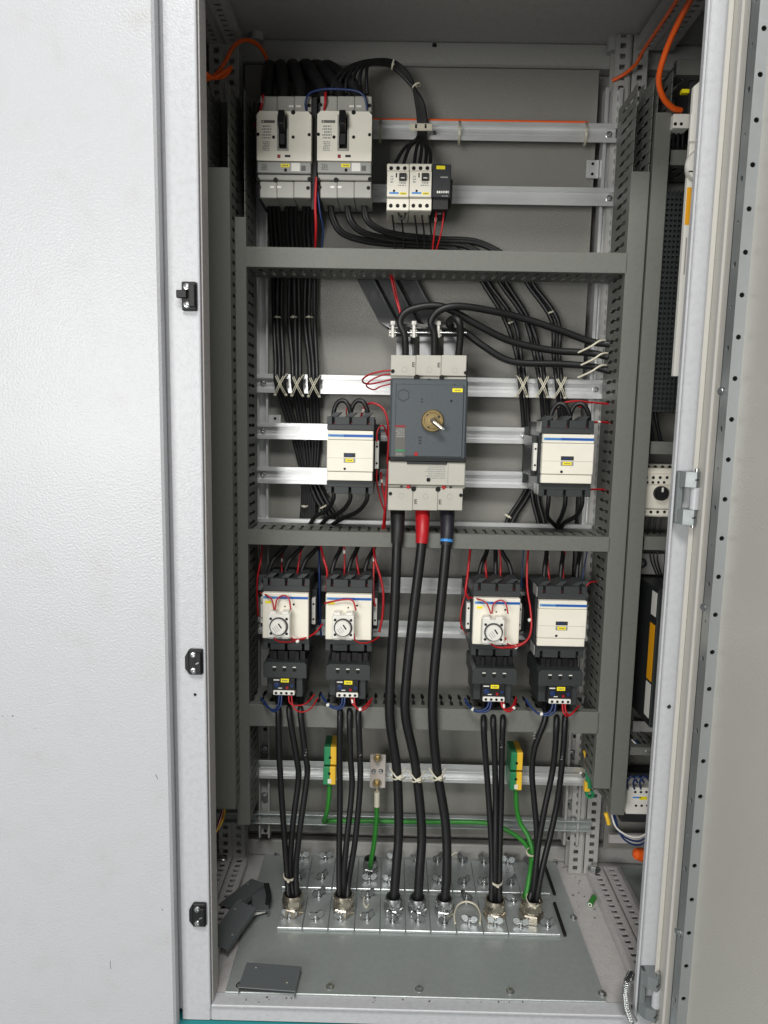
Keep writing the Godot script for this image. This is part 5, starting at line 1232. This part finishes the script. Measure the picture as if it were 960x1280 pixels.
		["red wire from the leftmost relay swinging right, lower", [[364, 868, -0.222], [367, 884, -0.212], [376, 890, -0.212], [388, 886, -0.222], [397, 873, -0.25]], 0.0015],
		["red wire from the second relay swinging right, upper", [[439, 870, -0.222], [441, 880, -0.215], [449, 886, -0.215], [456, 883, -0.225], [465, 873, -0.25]], 0.0017],
		["red wire from the second relay swinging right, lower", [[442.5, 870, -0.222], [444, 882, -0.213], [450, 888, -0.213], [458, 885, -0.222], [464, 877, -0.25]], 0.0017],
		["red wire from the relay right of the thick cables, upper", [[626, 876, -0.222], [628, 884, -0.215], [634, 887, -0.215], [641, 882, -0.225], [645, 872, -0.25]], 0.0019],
		["red wire from the relay right of the thick cables, lower", [[629.5, 876, -0.222], [630, 886, -0.213], [636, 889.5, -0.213], [642, 885, -0.222], [645, 876, -0.25]], 0.0019],
		["red wire from the relay under the contactor without timer, upper", [[703, 878, -0.222], [704, 890, -0.215], [709, 895, -0.215], [715, 892, -0.225], [722, 884, -0.25]], 0.0019],
		["red wire from the relay under the contactor without timer, lower", [[706.5, 878, -0.222], [707, 888, -0.213], [712, 894, -0.213], [718, 889, -0.222], [724, 882, -0.25]], 0.0019]]
	for i in reds.size():
		var s: Array = reds[i]
		var o := wire("red_wire", s[0], "wire", s[1], s[2], M.red, rw)
		if i % 3 == 0 and s[1].size() > 2:             # white numbered marker sleeve near one end
			var a := P(s[1][0][0], s[1][0][1], s[1][0][2]); var b := P(s[1][1][0], s[1][1][1], s[1][1][2])
			obj("wire_marker", MB.new().cyl(a.lerp(b, 0.45), a.lerp(b, 0.45) + (b - a).normalized() * 0.007, s[2] + 0.0007, 8), M.white, o)
	var blues := [
		["blue wire draped over the tops of the toggle breakers", [[383, 138, -0.256], [382, 128, -0.248], [387, 117, -0.248], [402, 112, -0.25], [425, 111.5, -0.25], [446, 114, -0.25], [456, 122, -0.25], [459, 138, -0.256]], 0.0022],
		["blue wire between the toggle breakers, beside the red one", [[397, 240, -0.258], [400, 265, -0.255], [404, 288, -0.27], [402, 312, -0.29]], 0.0016],
		["blue wire right of the leftmost contactor, upper", [[399, 683, -0.32], [399, 715, -0.30], [399.5, 750, -0.29], [401, 795, -0.29]], 0.0024],
		["blue wire above the contactor without timer", [[735, 684, -0.31], [731, 705, -0.30], [727, 728, -0.29]], 0.0014],
		["blue wire between the two right contactors", [[655, 684, -0.32], [653, 705, -0.31], [652, 735, -0.30]], 0.0015],
		["dark blue wire swinging left from the leftmost relay, outer", [[349, 868, -0.222], [348, 880, -0.215], [343, 887, -0.215], [335, 884, -0.225], [326, 872, -0.25]], 0.002],
		["dark blue wire swinging left from the leftmost relay, inner", [[352, 868, -0.222], [351, 881, -0.212], [345, 889, -0.212], [338, 887, -0.222], [330, 876, -0.25]], 0.002],
		["blue wire swinging left from the second relay, outer", [[428, 870, -0.222], [427, 880, -0.215], [421, 884.5, -0.215], [410, 880, -0.225], [402, 868, -0.25]], 0.0022],
		["blue wire swinging left from the second relay, inner", [[431, 870, -0.222], [430, 881, -0.212], [424, 886, -0.212], [413, 883, -0.222], [403, 872, -0.25]], 0.0022],
		["blue wire swinging left from the relay right of the thick cables, outer", [[611, 876, -0.222], [609, 884, -0.215], [601, 888, -0.215], [589, 885, -0.225], [581, 873, -0.25]], 0.0022],
		["blue wire swinging left from the relay right of the thick cables, inner", [[614, 876, -0.222], [612, 886, -0.212], [604, 890, -0.212], [592, 888, -0.222], [582, 878, -0.25]], 0.0022],
		["blue wire swinging left from the relay under the contactor without timer, outer", [[691, 878, -0.222], [689, 887, -0.215], [682, 892, -0.215], [670, 890, -0.225], [657, 874, -0.25]], 0.0022],
		["blue wire swinging left from the relay under the contactor without timer, inner", [[694.5, 878, -0.222], [693, 889, -0.212], [685, 894, -0.212], [673, 892, -0.222], [659, 879, -0.25]], 0.0022]]
	for s in blues: wire("blue_wire", s[0], "wire", s[1], s[2], M.blue, "blue control wires")
	for q in [[372.0, 801.5, -0.205, "under the leftmost timer"], [645.0, 809.0, -0.197, "under the timer right of the thick cables"], [662.0, 775.0, -0.226, "beside the timer right of the thick cables"], [450.0, 886.5, -0.214, "below the second relay"], [642.0, 885.0, -0.222, "below the relay right of the thick cables"], [410.0, 881.0, -0.223, "on the blue wires of the second relay"], [591.0, 886.5, -0.223, "on the blue wires right of the thick cables"], [677.0, 892.5, -0.218, "on the blue wires under the contactor without timer"]]:
		var c := P(q[0], q[1], q[2])
		tag(obj("wire_clip", MB.new().box(c, Vector3(0.007, 0.006, 0.007), 0.0015, Basis(Vector3.BACK, 0.5)), M.white), "tiny white tie head on control wires %s" % q[3], "cable tie", "tiny wire ties")
	# orange data cables
	var oc := "orange data cables"
	wire("orange_cable", "orange cable humping over the dark post in the upper left corner", "cable", [[258, 99, -0.18], [270, 93, -0.22], [281, 78, -0.26], [292, 58, -0.30], [306, 50, -0.33], [321, 55, -0.36], [332, 70, -0.385], [337, 88, -0.392]], 0.0038, M.orange, oc)
	wire("orange_cable", "loose orange coil beside the hump in the upper left corner", "cable", [[256, 90, -0.17], [266, 97, -0.2], [280, 90, -0.23], [289, 84, -0.26], [281, 95, -0.25], [268, 98, -0.21]], 0.0032, M.orange, oc)
	wire("orange_cable", "orange cable lying along the top edge of the uppermost rail", "cable", [[466, 149.5, -0.366], [560, 150.5, -0.366], [650, 152.0, -0.366], [735, 153.2, -0.366]], 0.0028, M.orange, oc)
	wire("orange_cable", "thin orange cable climbing the punched roof member", "cable", [[765, 101, -0.385], [780, 93, -0.375], [795, 80, -0.35], [805, 62, -0.31], [824, 34, -0.22], [850, -6, -0.10]], 0.0035, M.orange, oc)
	wire("orange_cable", "thick orange cable curving down into a small plug in the neighbouring bay", "cable", [[872, -16, -0.10], [850, 24, -0.13], [833, 62, -0.17], [823.5, 98, -0.2], [829, 122, -0.22], [841, 135, -0.235], [851, 138, -0.245]], 0.0051, M.orange, oc)
	for q in [[475.5, 163.0], [574.0, 165.0], [732.0, 166.5]]:
		var c := P(q[0], q[1], -0.36)
		var o := thing("cord_tie", "pale tie on the uppermost rail %s" % {475.5: "beside the second toggle breaker", 574.0: "right of the cable clamp", 732.0: "near the right upright rail"}[q[0]], "cable tie", c, "pale ties on the uppermost rail")
		obj("strap", MB.new().ring(c + Vector3(0, 0, -0.004), Vector3(0, 0.0215, 0), Vector3(0, 0, 0.009), 0.0013, 0.004, 20), M.tie, o)
	wire("yellow_green_wire", "yellow and green earth wire hanging by the right end of the low rail", "wire", [[730, 938, -0.33], [733, 950, -0.33], [737, 962, -0.335], [738, 985, -0.34]], 0.003, M.pe_yellow)
	var lug := thing("earth_lug", "green and yellow earth lug at the right end of the low rail", "terminal block", P(734, 995, -0.34))
	obj("ring", MB.new().ring(P(737, 992, -0.33), Vector3(0.005, 0, 0), Vector3(0, 0.005, 0), 0.005, 0.008, 16), M.pe_green, lug)
	obj("clamp", fb(731, 978, 738, 990, -0.325, 0.012, 0.001), M.pe_yellow, lug)
	obj("sleeve", MB.new().cyl(P(735, 958, -0.33), P(736.5, 984, -0.33), 0.007, 10), M.pe_green, lug)
	var cols := [M.pe_yellow, M.orange, M.white, M.dark_red]
	for k in 4:
		wire("loose_core", "thin %s core hanging out below the left duct pair" % ["yellow", "orange", "white", "dark red"][k], "wire", [[281 - k, 1012, -0.26], [279 - 1.5 * k, 1024, -0.24], [272 - 1.0 * k, 1037 + 2 * k, -0.2], [262, 1047 + 3 * k, -0.16]], 0.0018, cols[k], "loose cores by the left duct")

# ---------------------------------------------------------------- the bay to the right, seen past the upright ducts
func neighbour_bay() -> void:
	var zb := -0.372
	# level ducts
	for s in [[74.0, 92.0, "uppermost, above the plug"], [188.0, 205.0, "below the plug"], [553.0, 567.0, "above the starter with the black knob"], [672.0, 687.0, "below the starter with the black knob"], [936.0, 944.0, "lowest, above the small terminal block"]]:
		var y1 := P(830, s[0], -0.27).y; var y0 := P(830, s[1], -0.27).y
		duct("short grey duct in the neighbouring bay, %s" % s[2], false, 0.515, 0.96, (y0 + y1) * 0.5, y1 - y0, -0.37, -0.27, 0.515, 0.96, "ducts of the neighbouring bay")
	# plug and dark device
	var d := thing("dark_module", "dark module with a pale plug in the neighbouring bay", "module", P(845, 185, zb))
	obj("body", MB.new().span(P(840, 178, zb), P(885, 100, -0.30), 0.001), M.rubber, d)
	obj("plug", fb(841.5, 142, 862, 160, -0.238, 0.03, 0.001), M.white, d)
	for u in [844.0, 851.5]: obj("plug_hole", disc(u, 155, -0.238, 1.9), M.hole, d)
	obj("yellow_tag", fb(852.5, 111, 862, 116, -0.25, 0.01), M.yellow, d)
	for k in 3: obj("lead", MB.new().cyl(P(842 + 6 * k, 162, -0.26), P(841 + 6 * k, 186, -0.28), 0.003, 8), M.sleeve, d)
	# pale drive with keypad, behind the front post
	var v := thing("pale_drive", "tall pale drive cover with keypad and amber label, half hidden by the front post", "drive", P(856, 470, -0.14))
	var xl := P(853.5, 300, -0.10).x
	var y1 := P(858, 108, -0.10).y; var y0 := P(840, 470, -0.10).y
	obj("cover", MB.new().prism(PackedVector2Array([Vector2(xl, y0), Vector2(xl + 0.15, y0), Vector2(xl + 0.15, y1 + 0.012), Vector2(xl + 0.014, y1 + 0.012), Vector2(xl, y1)]), Vector3(0, 0, -0.108), Basis.IDENTITY, 0.008), M.white, v)
	obj("amber_label", MB.new().span(Vector3(xl + 0.001, P(850, 281, -0.10).y, -0.1006), Vector3(xl + 0.012, P(850, 234, -0.10).y, -0.0996)), M.amber, v)
	obj("keypad", MB.new().lathe(Vector3(xl + 0.008, P(853, 208, -0.10).y, -0.103), Vector3.BACK, [[0.0125, 0.0], [0.0125, 0.006], [0.0105, 0.010], [0.0, 0.010]], 24, false, 0.0, 1.9), M.white, v)
	obj("keypad_mark", MB.new().box(Vector3(xl + 0.004, P(853, 216, -0.10).y, -0.0925), Vector3(0.010, 0.002, 0.001)), M.hole, v)
	obj("clip", MB.new().box(Vector3(xl + 0.004, P(855, 160, -0.10).y, -0.0985), Vector3(0.012, 0.045, 0.005), 0.001), M.white, v)
	obj("side_print", MB.new().box(Vector3(xl + 0.006, P(848, 320, -0.10).y, -0.0999), Vector3(0.002, 0.06, 0.0006)), M.band, v)
	# grille of a heat sink
	var h := thing("heat_sink", "dark finned heat sink grille in the neighbouring bay behind the pale drive", "heat sink", P(830, 515, -0.28))
	var hx := P(817, 380, -0.26).x
	var hy1 := P(820, 238, -0.26).y; var hy0 := P(815, 515, -0.26).y
	obj("core", MB.new().span(Vector3(hx, hy0, -0.37), Vector3(hx + 0.12, hy1, -0.268)), M.heat, h)
	var n := int((hy1 - hy0) / 0.0095)
	var fins := MB.new()
	for k in n: fins.span(Vector3(hx - 0.002, hy0 + k * 0.0095, -0.369), Vector3(hx + 0.12, hy0 + k * 0.0095 + 0.005, -0.26))
	for k in 9: fins.span(Vector3(hx + k * 0.008, hy0, -0.2605), Vector3(hx + k * 0.008 + 0.003, hy1, -0.2575))
	obj("fins", fins, M.heat, h).set_meta("kind", "stuff")
	for k in 2: wire("grille_lead", "dark lead hanging under the heat sink grille, %s" % ["left", "right"][k], "cable", [[808 + 9 * k, 505, -0.30], [812 + 9 * k, 528, -0.30], [818 + 9 * k, 556, -0.31]], 0.0035, M.sleeve, "leads under the heat sink")
	# starter with rotary knob
	var s := thing("rotary_starter", "cream motor starter with black rotary knob in the neighbouring bay", "circuit breaker", P(818, 645, zb))
	var z := -0.29
	obj("body", fb(800, 585, 845, 646, z - 0.012, 0.07, 0.001), M.cream, s)
	obj("terminal_row", fb(805, 580, 845, 590, z - 0.02, 0.05, 0.001), M.shell, s)
	obj("face", fb(803.5, 592, 845, 606, z - 0.004, 0.03, 0.001), M.cream, s)
	obj("knob_face", fb(804.5, 606.5, 845, 636, z, 0.03, 0.001), M.cream, s)
	obj("lower_row", fb(799, 637, 845, 645, z - 0.002, 0.04, 0.001), M.cream, s)
	obj("knob", MB.new().lathe(P(825.5, 616.5, z), Vector3.BACK, [[px(9.2, z), 0.0], [px(9.0, z), 0.008], [px(7.5, z), 0.012], [0.0, 0.012]], 24), M.black, s)
	obj("knob_pointer", MB.new().box(P(825.5, 611.5, z) + Vector3(0, 0, 0.0125), Vector3(0.004, 0.009, 0.002), 0.0005), M.white, s)
	for k in 4:
		obj("terminal_hole", disc(808 + 8.6 * k, 597, z - 0.004, 1.9), M.hole, s)
		obj("terminal_hole", disc(809 + 7.0 * k, 603, z - 0.004, 1.7), M.hole, s)
		obj("lower_hole", disc(805 + 8.5 * k, 640, z - 0.002, 1.9), M.hole, s)
		obj("upper_hole", disc(810 + 9.0 * k, 584, z - 0.02, 2.3), M.hole, s)
		wire("starter_lead", "thin black lead below the rotary starter, %s" % ["first", "second", "third", "fourth"][k], "wire", [[806 + 7.0 * k, 646, -0.31], [804 + 7.0 * k, 660, -0.31], [801 + 7.5 * k, 675, -0.32]], 0.0018, M.sleeve, "leads below the rotary starter")
	# lower drive with labelled flank
	var x := P(820, 790, -0.235).x
	var l := thing("dark_drive", "dark drive in the neighbouring bay, amber and white labels on its flank", "drive", Vector3(x, P(785, 880, -0.37).y, -0.3))
	var ly1 := P(788, 718, -0.375).y; var ly0 := P(784, 876, -0.375).y
	obj("body", MB.new().span(Vector3(x, ly0, -0.395), Vector3(x + 0.2, ly1, -0.235), 0.002), M.heat, l)
	var zl := [-0.268, -0.242]
	for q in [[0.80, 0.97, M.white], [0.33, 0.74, M.amber], [0.06, 0.31, M.white]]:
		obj("flank_label", MB.new().span(Vector3(x - 0.0006, lerpf(ly0, ly1, q[0]), zl[0]), Vector3(x + 0.0004, lerpf(ly0, ly1, q[1]), zl[1])), q[2], l)
	var br := thing("drive_bracket", "grey bracket with a large screw above the dark drive", "bracket", P(803, 712, -0.37))
	obj("plate", fb(792, 692, 830, 718, -0.36, 0.004, 0.001), M.frame, br)
	screw(br, P(802, 704, -0.359), Vector3.BACK, 0.011, M.steel)
	for k in 3: wire("bracket_lead", "thin dark lead in front of the drive bracket, %s" % ["first", "second", "third"][k], "wire", [[812 + 5 * k, 688, -0.33], [814 + 4 * k, 702, -0.33], [822 + 3 * k, 722, -0.34]], 0.0015, M.sleeve, "leads at the drive bracket")
	var fo := thing("support_bracket", "grey bracket foot below the dark drive", "bracket", P(803, 925, -0.37))
	obj("plate", fb(791, 902, 818, 926, -0.35, 0.004, 0.001), M.frame, fo)
	screw(fo, P(800, 918, -0.349), Vector3.BACK, 0.007, M.steel)
	for k in 3: wire("duct_lead", "pale or blue lead lying on the lowest duct of the neighbouring bay, %s" % ["first", "second", "third"][k], "wire", [[790 + 3 * k, 925, -0.30], [797 + 3 * k, 932, -0.285], [808 + 2 * k, 939 + k, -0.27]], 0.0018, [M.white, M.blue, M.sleeve][k], "leads on the lowest duct")
	# white terminal block with blue wires
	var t := thing("terminal_module", "small white terminal module with blue wires near the bay floor", "terminal block", P(795, 1018, zb))
	obj("back", fb(778, 966, 826, 1028, -0.345, 0.03, 0.001), M.rubber, t)
	obj("body", fb(783.5, 985, 826, 1018, -0.30, 0.05, 0.001), M.white, t)
	for k in 4:
		obj("terminal_hole", disc(794 + 7 * k, 990, -0.30, 1.7), M.hole, t)
		obj("terminal_hole", disc(795 + 7 * k, 1007, -0.30, 1.7), M.hole, t)
	obj("blue_strip", fb(791, 996, 802, 998, -0.2995, 0.001), M.pale_blue, t)
	obj("yellow_tag", fb(799, 996, 809, 1000, -0.2995, 0.001), M.yellow, t)
	for k in 3:
		wire("blue_lead", "blue lead above the white terminal module, %s" % ["first", "second", "third"][k], "wire", [[785 + 8 * k, 986, -0.30], [784 + 8 * k, 977, -0.29], [790 + 8 * k, 970, -0.29], [797 + 8 * k, 978, -0.295]], 0.0022, M.blue, "blue leads of the terminal module")
		wire("blue_lead", "blue lead looping under the right duct pair, %s" % ["first", "second", "third"][k], "wire", [[764 + 2 * k, 1016, -0.27], [770 + 2 * k, 1034 + 3 * k, -0.265], [784, 1044 + 4 * k, -0.26], [800, 1046 + 5 * k, -0.26], [818, 1035 + 4 * k, -0.265]], 0.002, [M.white, M.blue, M.blue][k], "loose leads under the right ducts")
	wire("earth_stub", "yellow and green earth stub under the right duct pair", "wire", [[757, 1016, -0.27], [759, 1022, -0.268], [761, 1030, -0.268]], 0.0045, M.pe_yellow)
	tag(obj("bay_rail", MB.new().span(P(760, 1051, -0.36), P(830, 1045, -0.352)), M.inner_paint), "pale level bar near the floor of the neighbouring bay", "rail")
	var e := thing("orange_plug", "orange round end cap low in the neighbouring bay", "cap", P(800, 1068, -0.28))
	obj("cap", MB.new().lathe(P(800, 1068, -0.28), Vector3(-1, 0.3, 0.3), [[0.0, 0.018], [0.011, 0.012], [0.014, 0.0], [0.014, -0.03]], 16), M.orange, e)
	tag(obj("bay_floor_plate", MB.new().span(Vector3(0.565, FLOOR + 0.0006, -0.42), Vector3(0.98, FLOOR + 0.005, -0.06), 0.001), M.zinc), "galvanised floor plate of the neighbouring bay", "plate")

# ---------------------------------------------------------------- loose things on the floor
func loose_bits() -> void:
	# cut lengths of duct cover: a U of sheet
	var cover := func(label: String, at: Vector3, w: float, l: float, bs: Basis) -> void:
		var o := thing("duct_cover_offcut", label, "offcut", at, "loose duct cover offcuts")
		var b := MB.new()
		b.box(at, Vector3(w, 0.002, l), 0.0006, bs)
		for s in [-1.0, 1.0]: b.box(at + bs * Vector3(s * (w * 0.5 - 0.001), -0.0065, 0), Vector3(0.0018, 0.0112, l), 0.0, bs)
		obj("channel", b, M.duct_dark, o)
		for q in [[-0.3, -0.3], [0.32, 0.2]]: obj("chip", MB.new().box(at + bs * Vector3(q[0] * w, 0.0012, q[1] * l), Vector3(0.003, 0.0006, 0.002), 0.0, bs), M.shell, o)
	var y := FLOOR + 0.020
	cover.call("dark grey duct cover offcut lying flat at the front edge of the gland plate", PF(338, 1221, y), 0.105, 0.060, Basis(Vector3.UP, -0.06))
	cover.call("dark grey duct cover offcut leaning on the left punched member, nearest the sill", PF(290, 1155, FLOOR + 0.040), 0.046, 0.105, Basis(Vector3.UP, -0.38) * Basis(Vector3.RIGHT, 0.16) * Basis(Vector3.BACK, -0.12))
	cover.call("dark grey duct cover offcut lying behind the leaning one", PF(303, 1117, FLOOR + 0.028), 0.04, 0.10, Basis(Vector3.UP, -0.55) * Basis(Vector3.BACK, 0.1))
	cover.call("dark grey duct cover offcut beside a brass gland with pale cut ends", PF(325, 1122, FLOOR + 0.022), 0.034, 0.085, Basis(Vector3.UP, 0.22) * Basis(Vector3.BACK, -0.15))
	for k in 2:
		var c := PF(325 - 3 * k, 1137 + 4.5 * k, FLOOR + 0.014)
		tag(obj("pale_strip", MB.new().box(c, Vector3(0.036, 0.005, 0.005), 0.001, Basis(Vector3.UP, 0.32 + 0.1 * k)), M.white), "short pale plastic strip by the offcuts, %s" % ["nearer the gland", "nearer the sill"][k], "strip", "pale plastic strips")
	tag(obj("black_tape", MB.new().ribbon([PF(333, 1104, FLOOR + 0.034), PF(336, 1120, FLOOR + 0.026), PF(334, 1132, FLOOR + 0.02)], Vector3(0.012, 0, 0), 0.002), M.black), "black strip of tape against the duct cover offcuts", "tape")
	# loop and scraps of cream cord
	var ly := FLOOR + 0.0125
	wire("cord_loop", "loop of cream cord lying over an entry plate", "cord", [PF(569, 1154, ly), PF(568, 1143, ly), PF(572, 1132, ly + 0.003), PF(582, 1127, ly + 0.006), PF(594, 1131, ly + 0.004), PF(600, 1142, ly), PF(600, 1154, ly)], 0.0022, M.tie)
	wire("cord_scrap", "short curled scrap of cream cord between glands", "cord", [PF(456, 1120, ly), PF(454.5, 1128, ly), PF(458, 1134, ly), PF(461, 1130, ly)], 0.0018, M.tie)
	wire("cord_scrap", "short cream cord arch behind the thick cables", "cord", [PF(564, 1070, ly), PF(570, 1066, ly + 0.008), PF(577, 1072, ly)], 0.0018, M.tie)
	# stub of green cable
	var a := PF(737.5, 1131, FLOOR + 0.006); var b := PF(742.5, 1121.5, FLOOR + 0.006)
	var g := thing("cable_stub", "short green cable offcut on the painted floor beside the punched member", "offcut", (a + b) * 0.5 - Vector3(0, 0.006, 0))
	obj("sheath", MB.new().cyl(a, b, 0.0058, 14), M.green, g)
	obj("insulation", MB.new().cyl(a - (b - a).normalized() * 0.0006, a, 0.0046, 14), M.white, g)
	obj("bore", MB.new().cyl(a - (b - a).normalized() * 0.001, a - (b - a).normalized() * 0.0005, 0.0024, 12), M.hole, g)
	# braided strap between floor and door
	var w := [P(789, 1216, -0.02), P(784.5, 1226, 0.0), P(782, 1242, 0.012), P(783.5, 1258, 0.02), P(790, 1276, 0.03)]
	var o := thing("earth_braid", "silver braided earth strap hanging by the lower right hinge", "strap", P(785, 1276, 0.02))
	for k in 10:
		var pts := []
		for i in 41:
			var f := i / 40.0 * 4.0
			var j := mini(int(f), 3)
			var p: Vector3 = w[j].lerp(w[j + 1], f - j)
			var t := (i * 0.75 if k % 2 == 0 else -i * 0.75) + k * TAU / 5.0
			pts.append(p + Vector3(sin(t) * (0.0058 + 0.0005 * (k % 2)), 0, cos(t) * (0.0042 + 0.0008 * (k % 2))))
		obj("strand", MB.new().tube(pts, 0.0012, 6, 2), M.steel, o)
	obj("core", MB.new().tube(w, 0.0034, 8, 4), M.rubber, o)
	obj("ferrule", MB.new().tube([P(786, 1262, 0.022), P(790, 1270, 0.026), P(794, 1277, 0.03)], 0.0055, 10, 3), M.steel, o)
	# swarf and dirt crumbs
	var cr := MB.new()
	for k in 70:
		var p: Vector3
		if k < 44: p = PF(rng.randf_range(702, 752), rng.randf_range(1078, 1165), FLOOR + 0.0008)
		else: p = PF(rng.randf_range(300, 740), rng.randf_range(1246, 1253), FLOOR + 0.0008)
		if k < 44 and p.x > 0.472: continue
		var s := rng.randf_range(0.0008, 0.0026)
		cr.box(p, Vector3(s * rng.randf_range(0.7, 2.0), s * 0.7, s), 0.0, Basis(Vector3.UP, rng.randf() * 3.0))
	var dirt := obj("dirt_crumbs", cr, M.print)
	tag(dirt, "dark dirt crumbs and swarf scattered on the cabinet floor", "dirt"); dirt.set_meta("kind", "stuff")
	for q in [[488.0, 1040.0], [667.0, 1000.0]]: pass

# ---------------------------------------------------------------- scene
func _ready() -> void:
	rng.seed = 7
	var cam := Camera3D.new(); cam.name = "camera"
	cam.fov = 71.62; cam.near = 0.02; cam.far = 50.0
	add_child(cam)
	cam.transform = Transform3D(Basis(CAM_RIGHT, CAM_UP, CAM_BACK), EYE)
	cam.current = true
	var env := Environment.new()
	env.background_mode = Environment.BG_COLOR
	env.background_color = Color(0.40, 0.405, 0.41)
	env.background_energy_multiplier = 1.0
	env.tonemap_mode = Environment.TONE_MAPPER_LINEAR
	env.tonemap_exposure = 0.91
	env.sdfgi_enabled = true; env.ssao_enabled = true; env.ssil_enabled = true
	var we := WorldEnvironment.new(); we.name = "surroundings"; we.environment = env
	add_child(we)
	materials()
	lamps()
	enclosure()
	doors()
	rails()
	ducts()
	devices()
	floor_plates()
	cables()
	neighbour_bay()
	loose_bits()

# what lights the place: a wide bright workshop gate behind and left of the viewer, and a ceiling lamp
const GATE := Vector3(-1.7, 1.0, 3.7)
const GATE_AIM := Vector3(0.05, 0.6, -0.2)
const GATE_SIZE := Vector2(1.8, 1.6)
const LAMP := Vector3(-0.2, 3.6, 2.5)
const LAMP_AIM := Vector3(0.05, 0.3, -0.1)
const LAMP_SIZE := Vector2(1.6, 0.8)
func lamps() -> void:
	for s in [["gate_light", GATE, GATE_SIZE, 9.6, GATE_AIM], ["ceiling_light", LAMP, LAMP_SIZE, 11.5, LAMP_AIM]]:
		var l := AreaLight3D.new(); l.name = s[0]
		l.area_size = s[2]; l.light_energy = s[3]; l.light_color = Color(1.0, 0.995, 0.985); l.shadow_enabled = true
		add_child(l, true)
		l.look_at_from_position(s[1], s[4])
	var glow := StandardMaterial3D.new()
	glow.albedo_color = Color(0.9, 0.9, 0.9); glow.emission_enabled = true; glow.emission = Color(1.0, 0.995, 0.985); glow.emission_energy_multiplier = 1.5
	var c := thing("ceiling_lamp", "wide white workshop ceiling lamp above and in front of the cabinets", "lamp", LAMP)
	var bs := Basis.looking_at(LAMP_AIM - LAMP)
	obj("housing", MB.new().box(LAMP + bs.z * 0.06, Vector3(LAMP_SIZE.x + 0.06, LAMP_SIZE.y + 0.06, 0.08), 0.004, bs), M.white, c)
	obj("glowing_face", MB.new().box(LAMP + bs.z * 0.012, Vector3(LAMP_SIZE.x, LAMP_SIZE.y, 0.01), 0.0, bs), glow, c)
	var g := thing("gate_window", "bright window of the workshop gate facing the cabinets", "window", GATE - Vector3(0, 0.8, 0))
	bs = Basis.looking_at(GATE_AIM - GATE)
	obj("frame", MB.new().box(GATE + bs.z * 0.06, Vector3(GATE_SIZE.x + 0.1, GATE_SIZE.y + 0.1, 0.06), 0.004, bs), M.white, g)
	obj("glowing_pane", MB.new().box(GATE + bs.z * 0.012, Vector3(GATE_SIZE.x, GATE_SIZE.y, 0.01), 0.0, bs), glow, g)
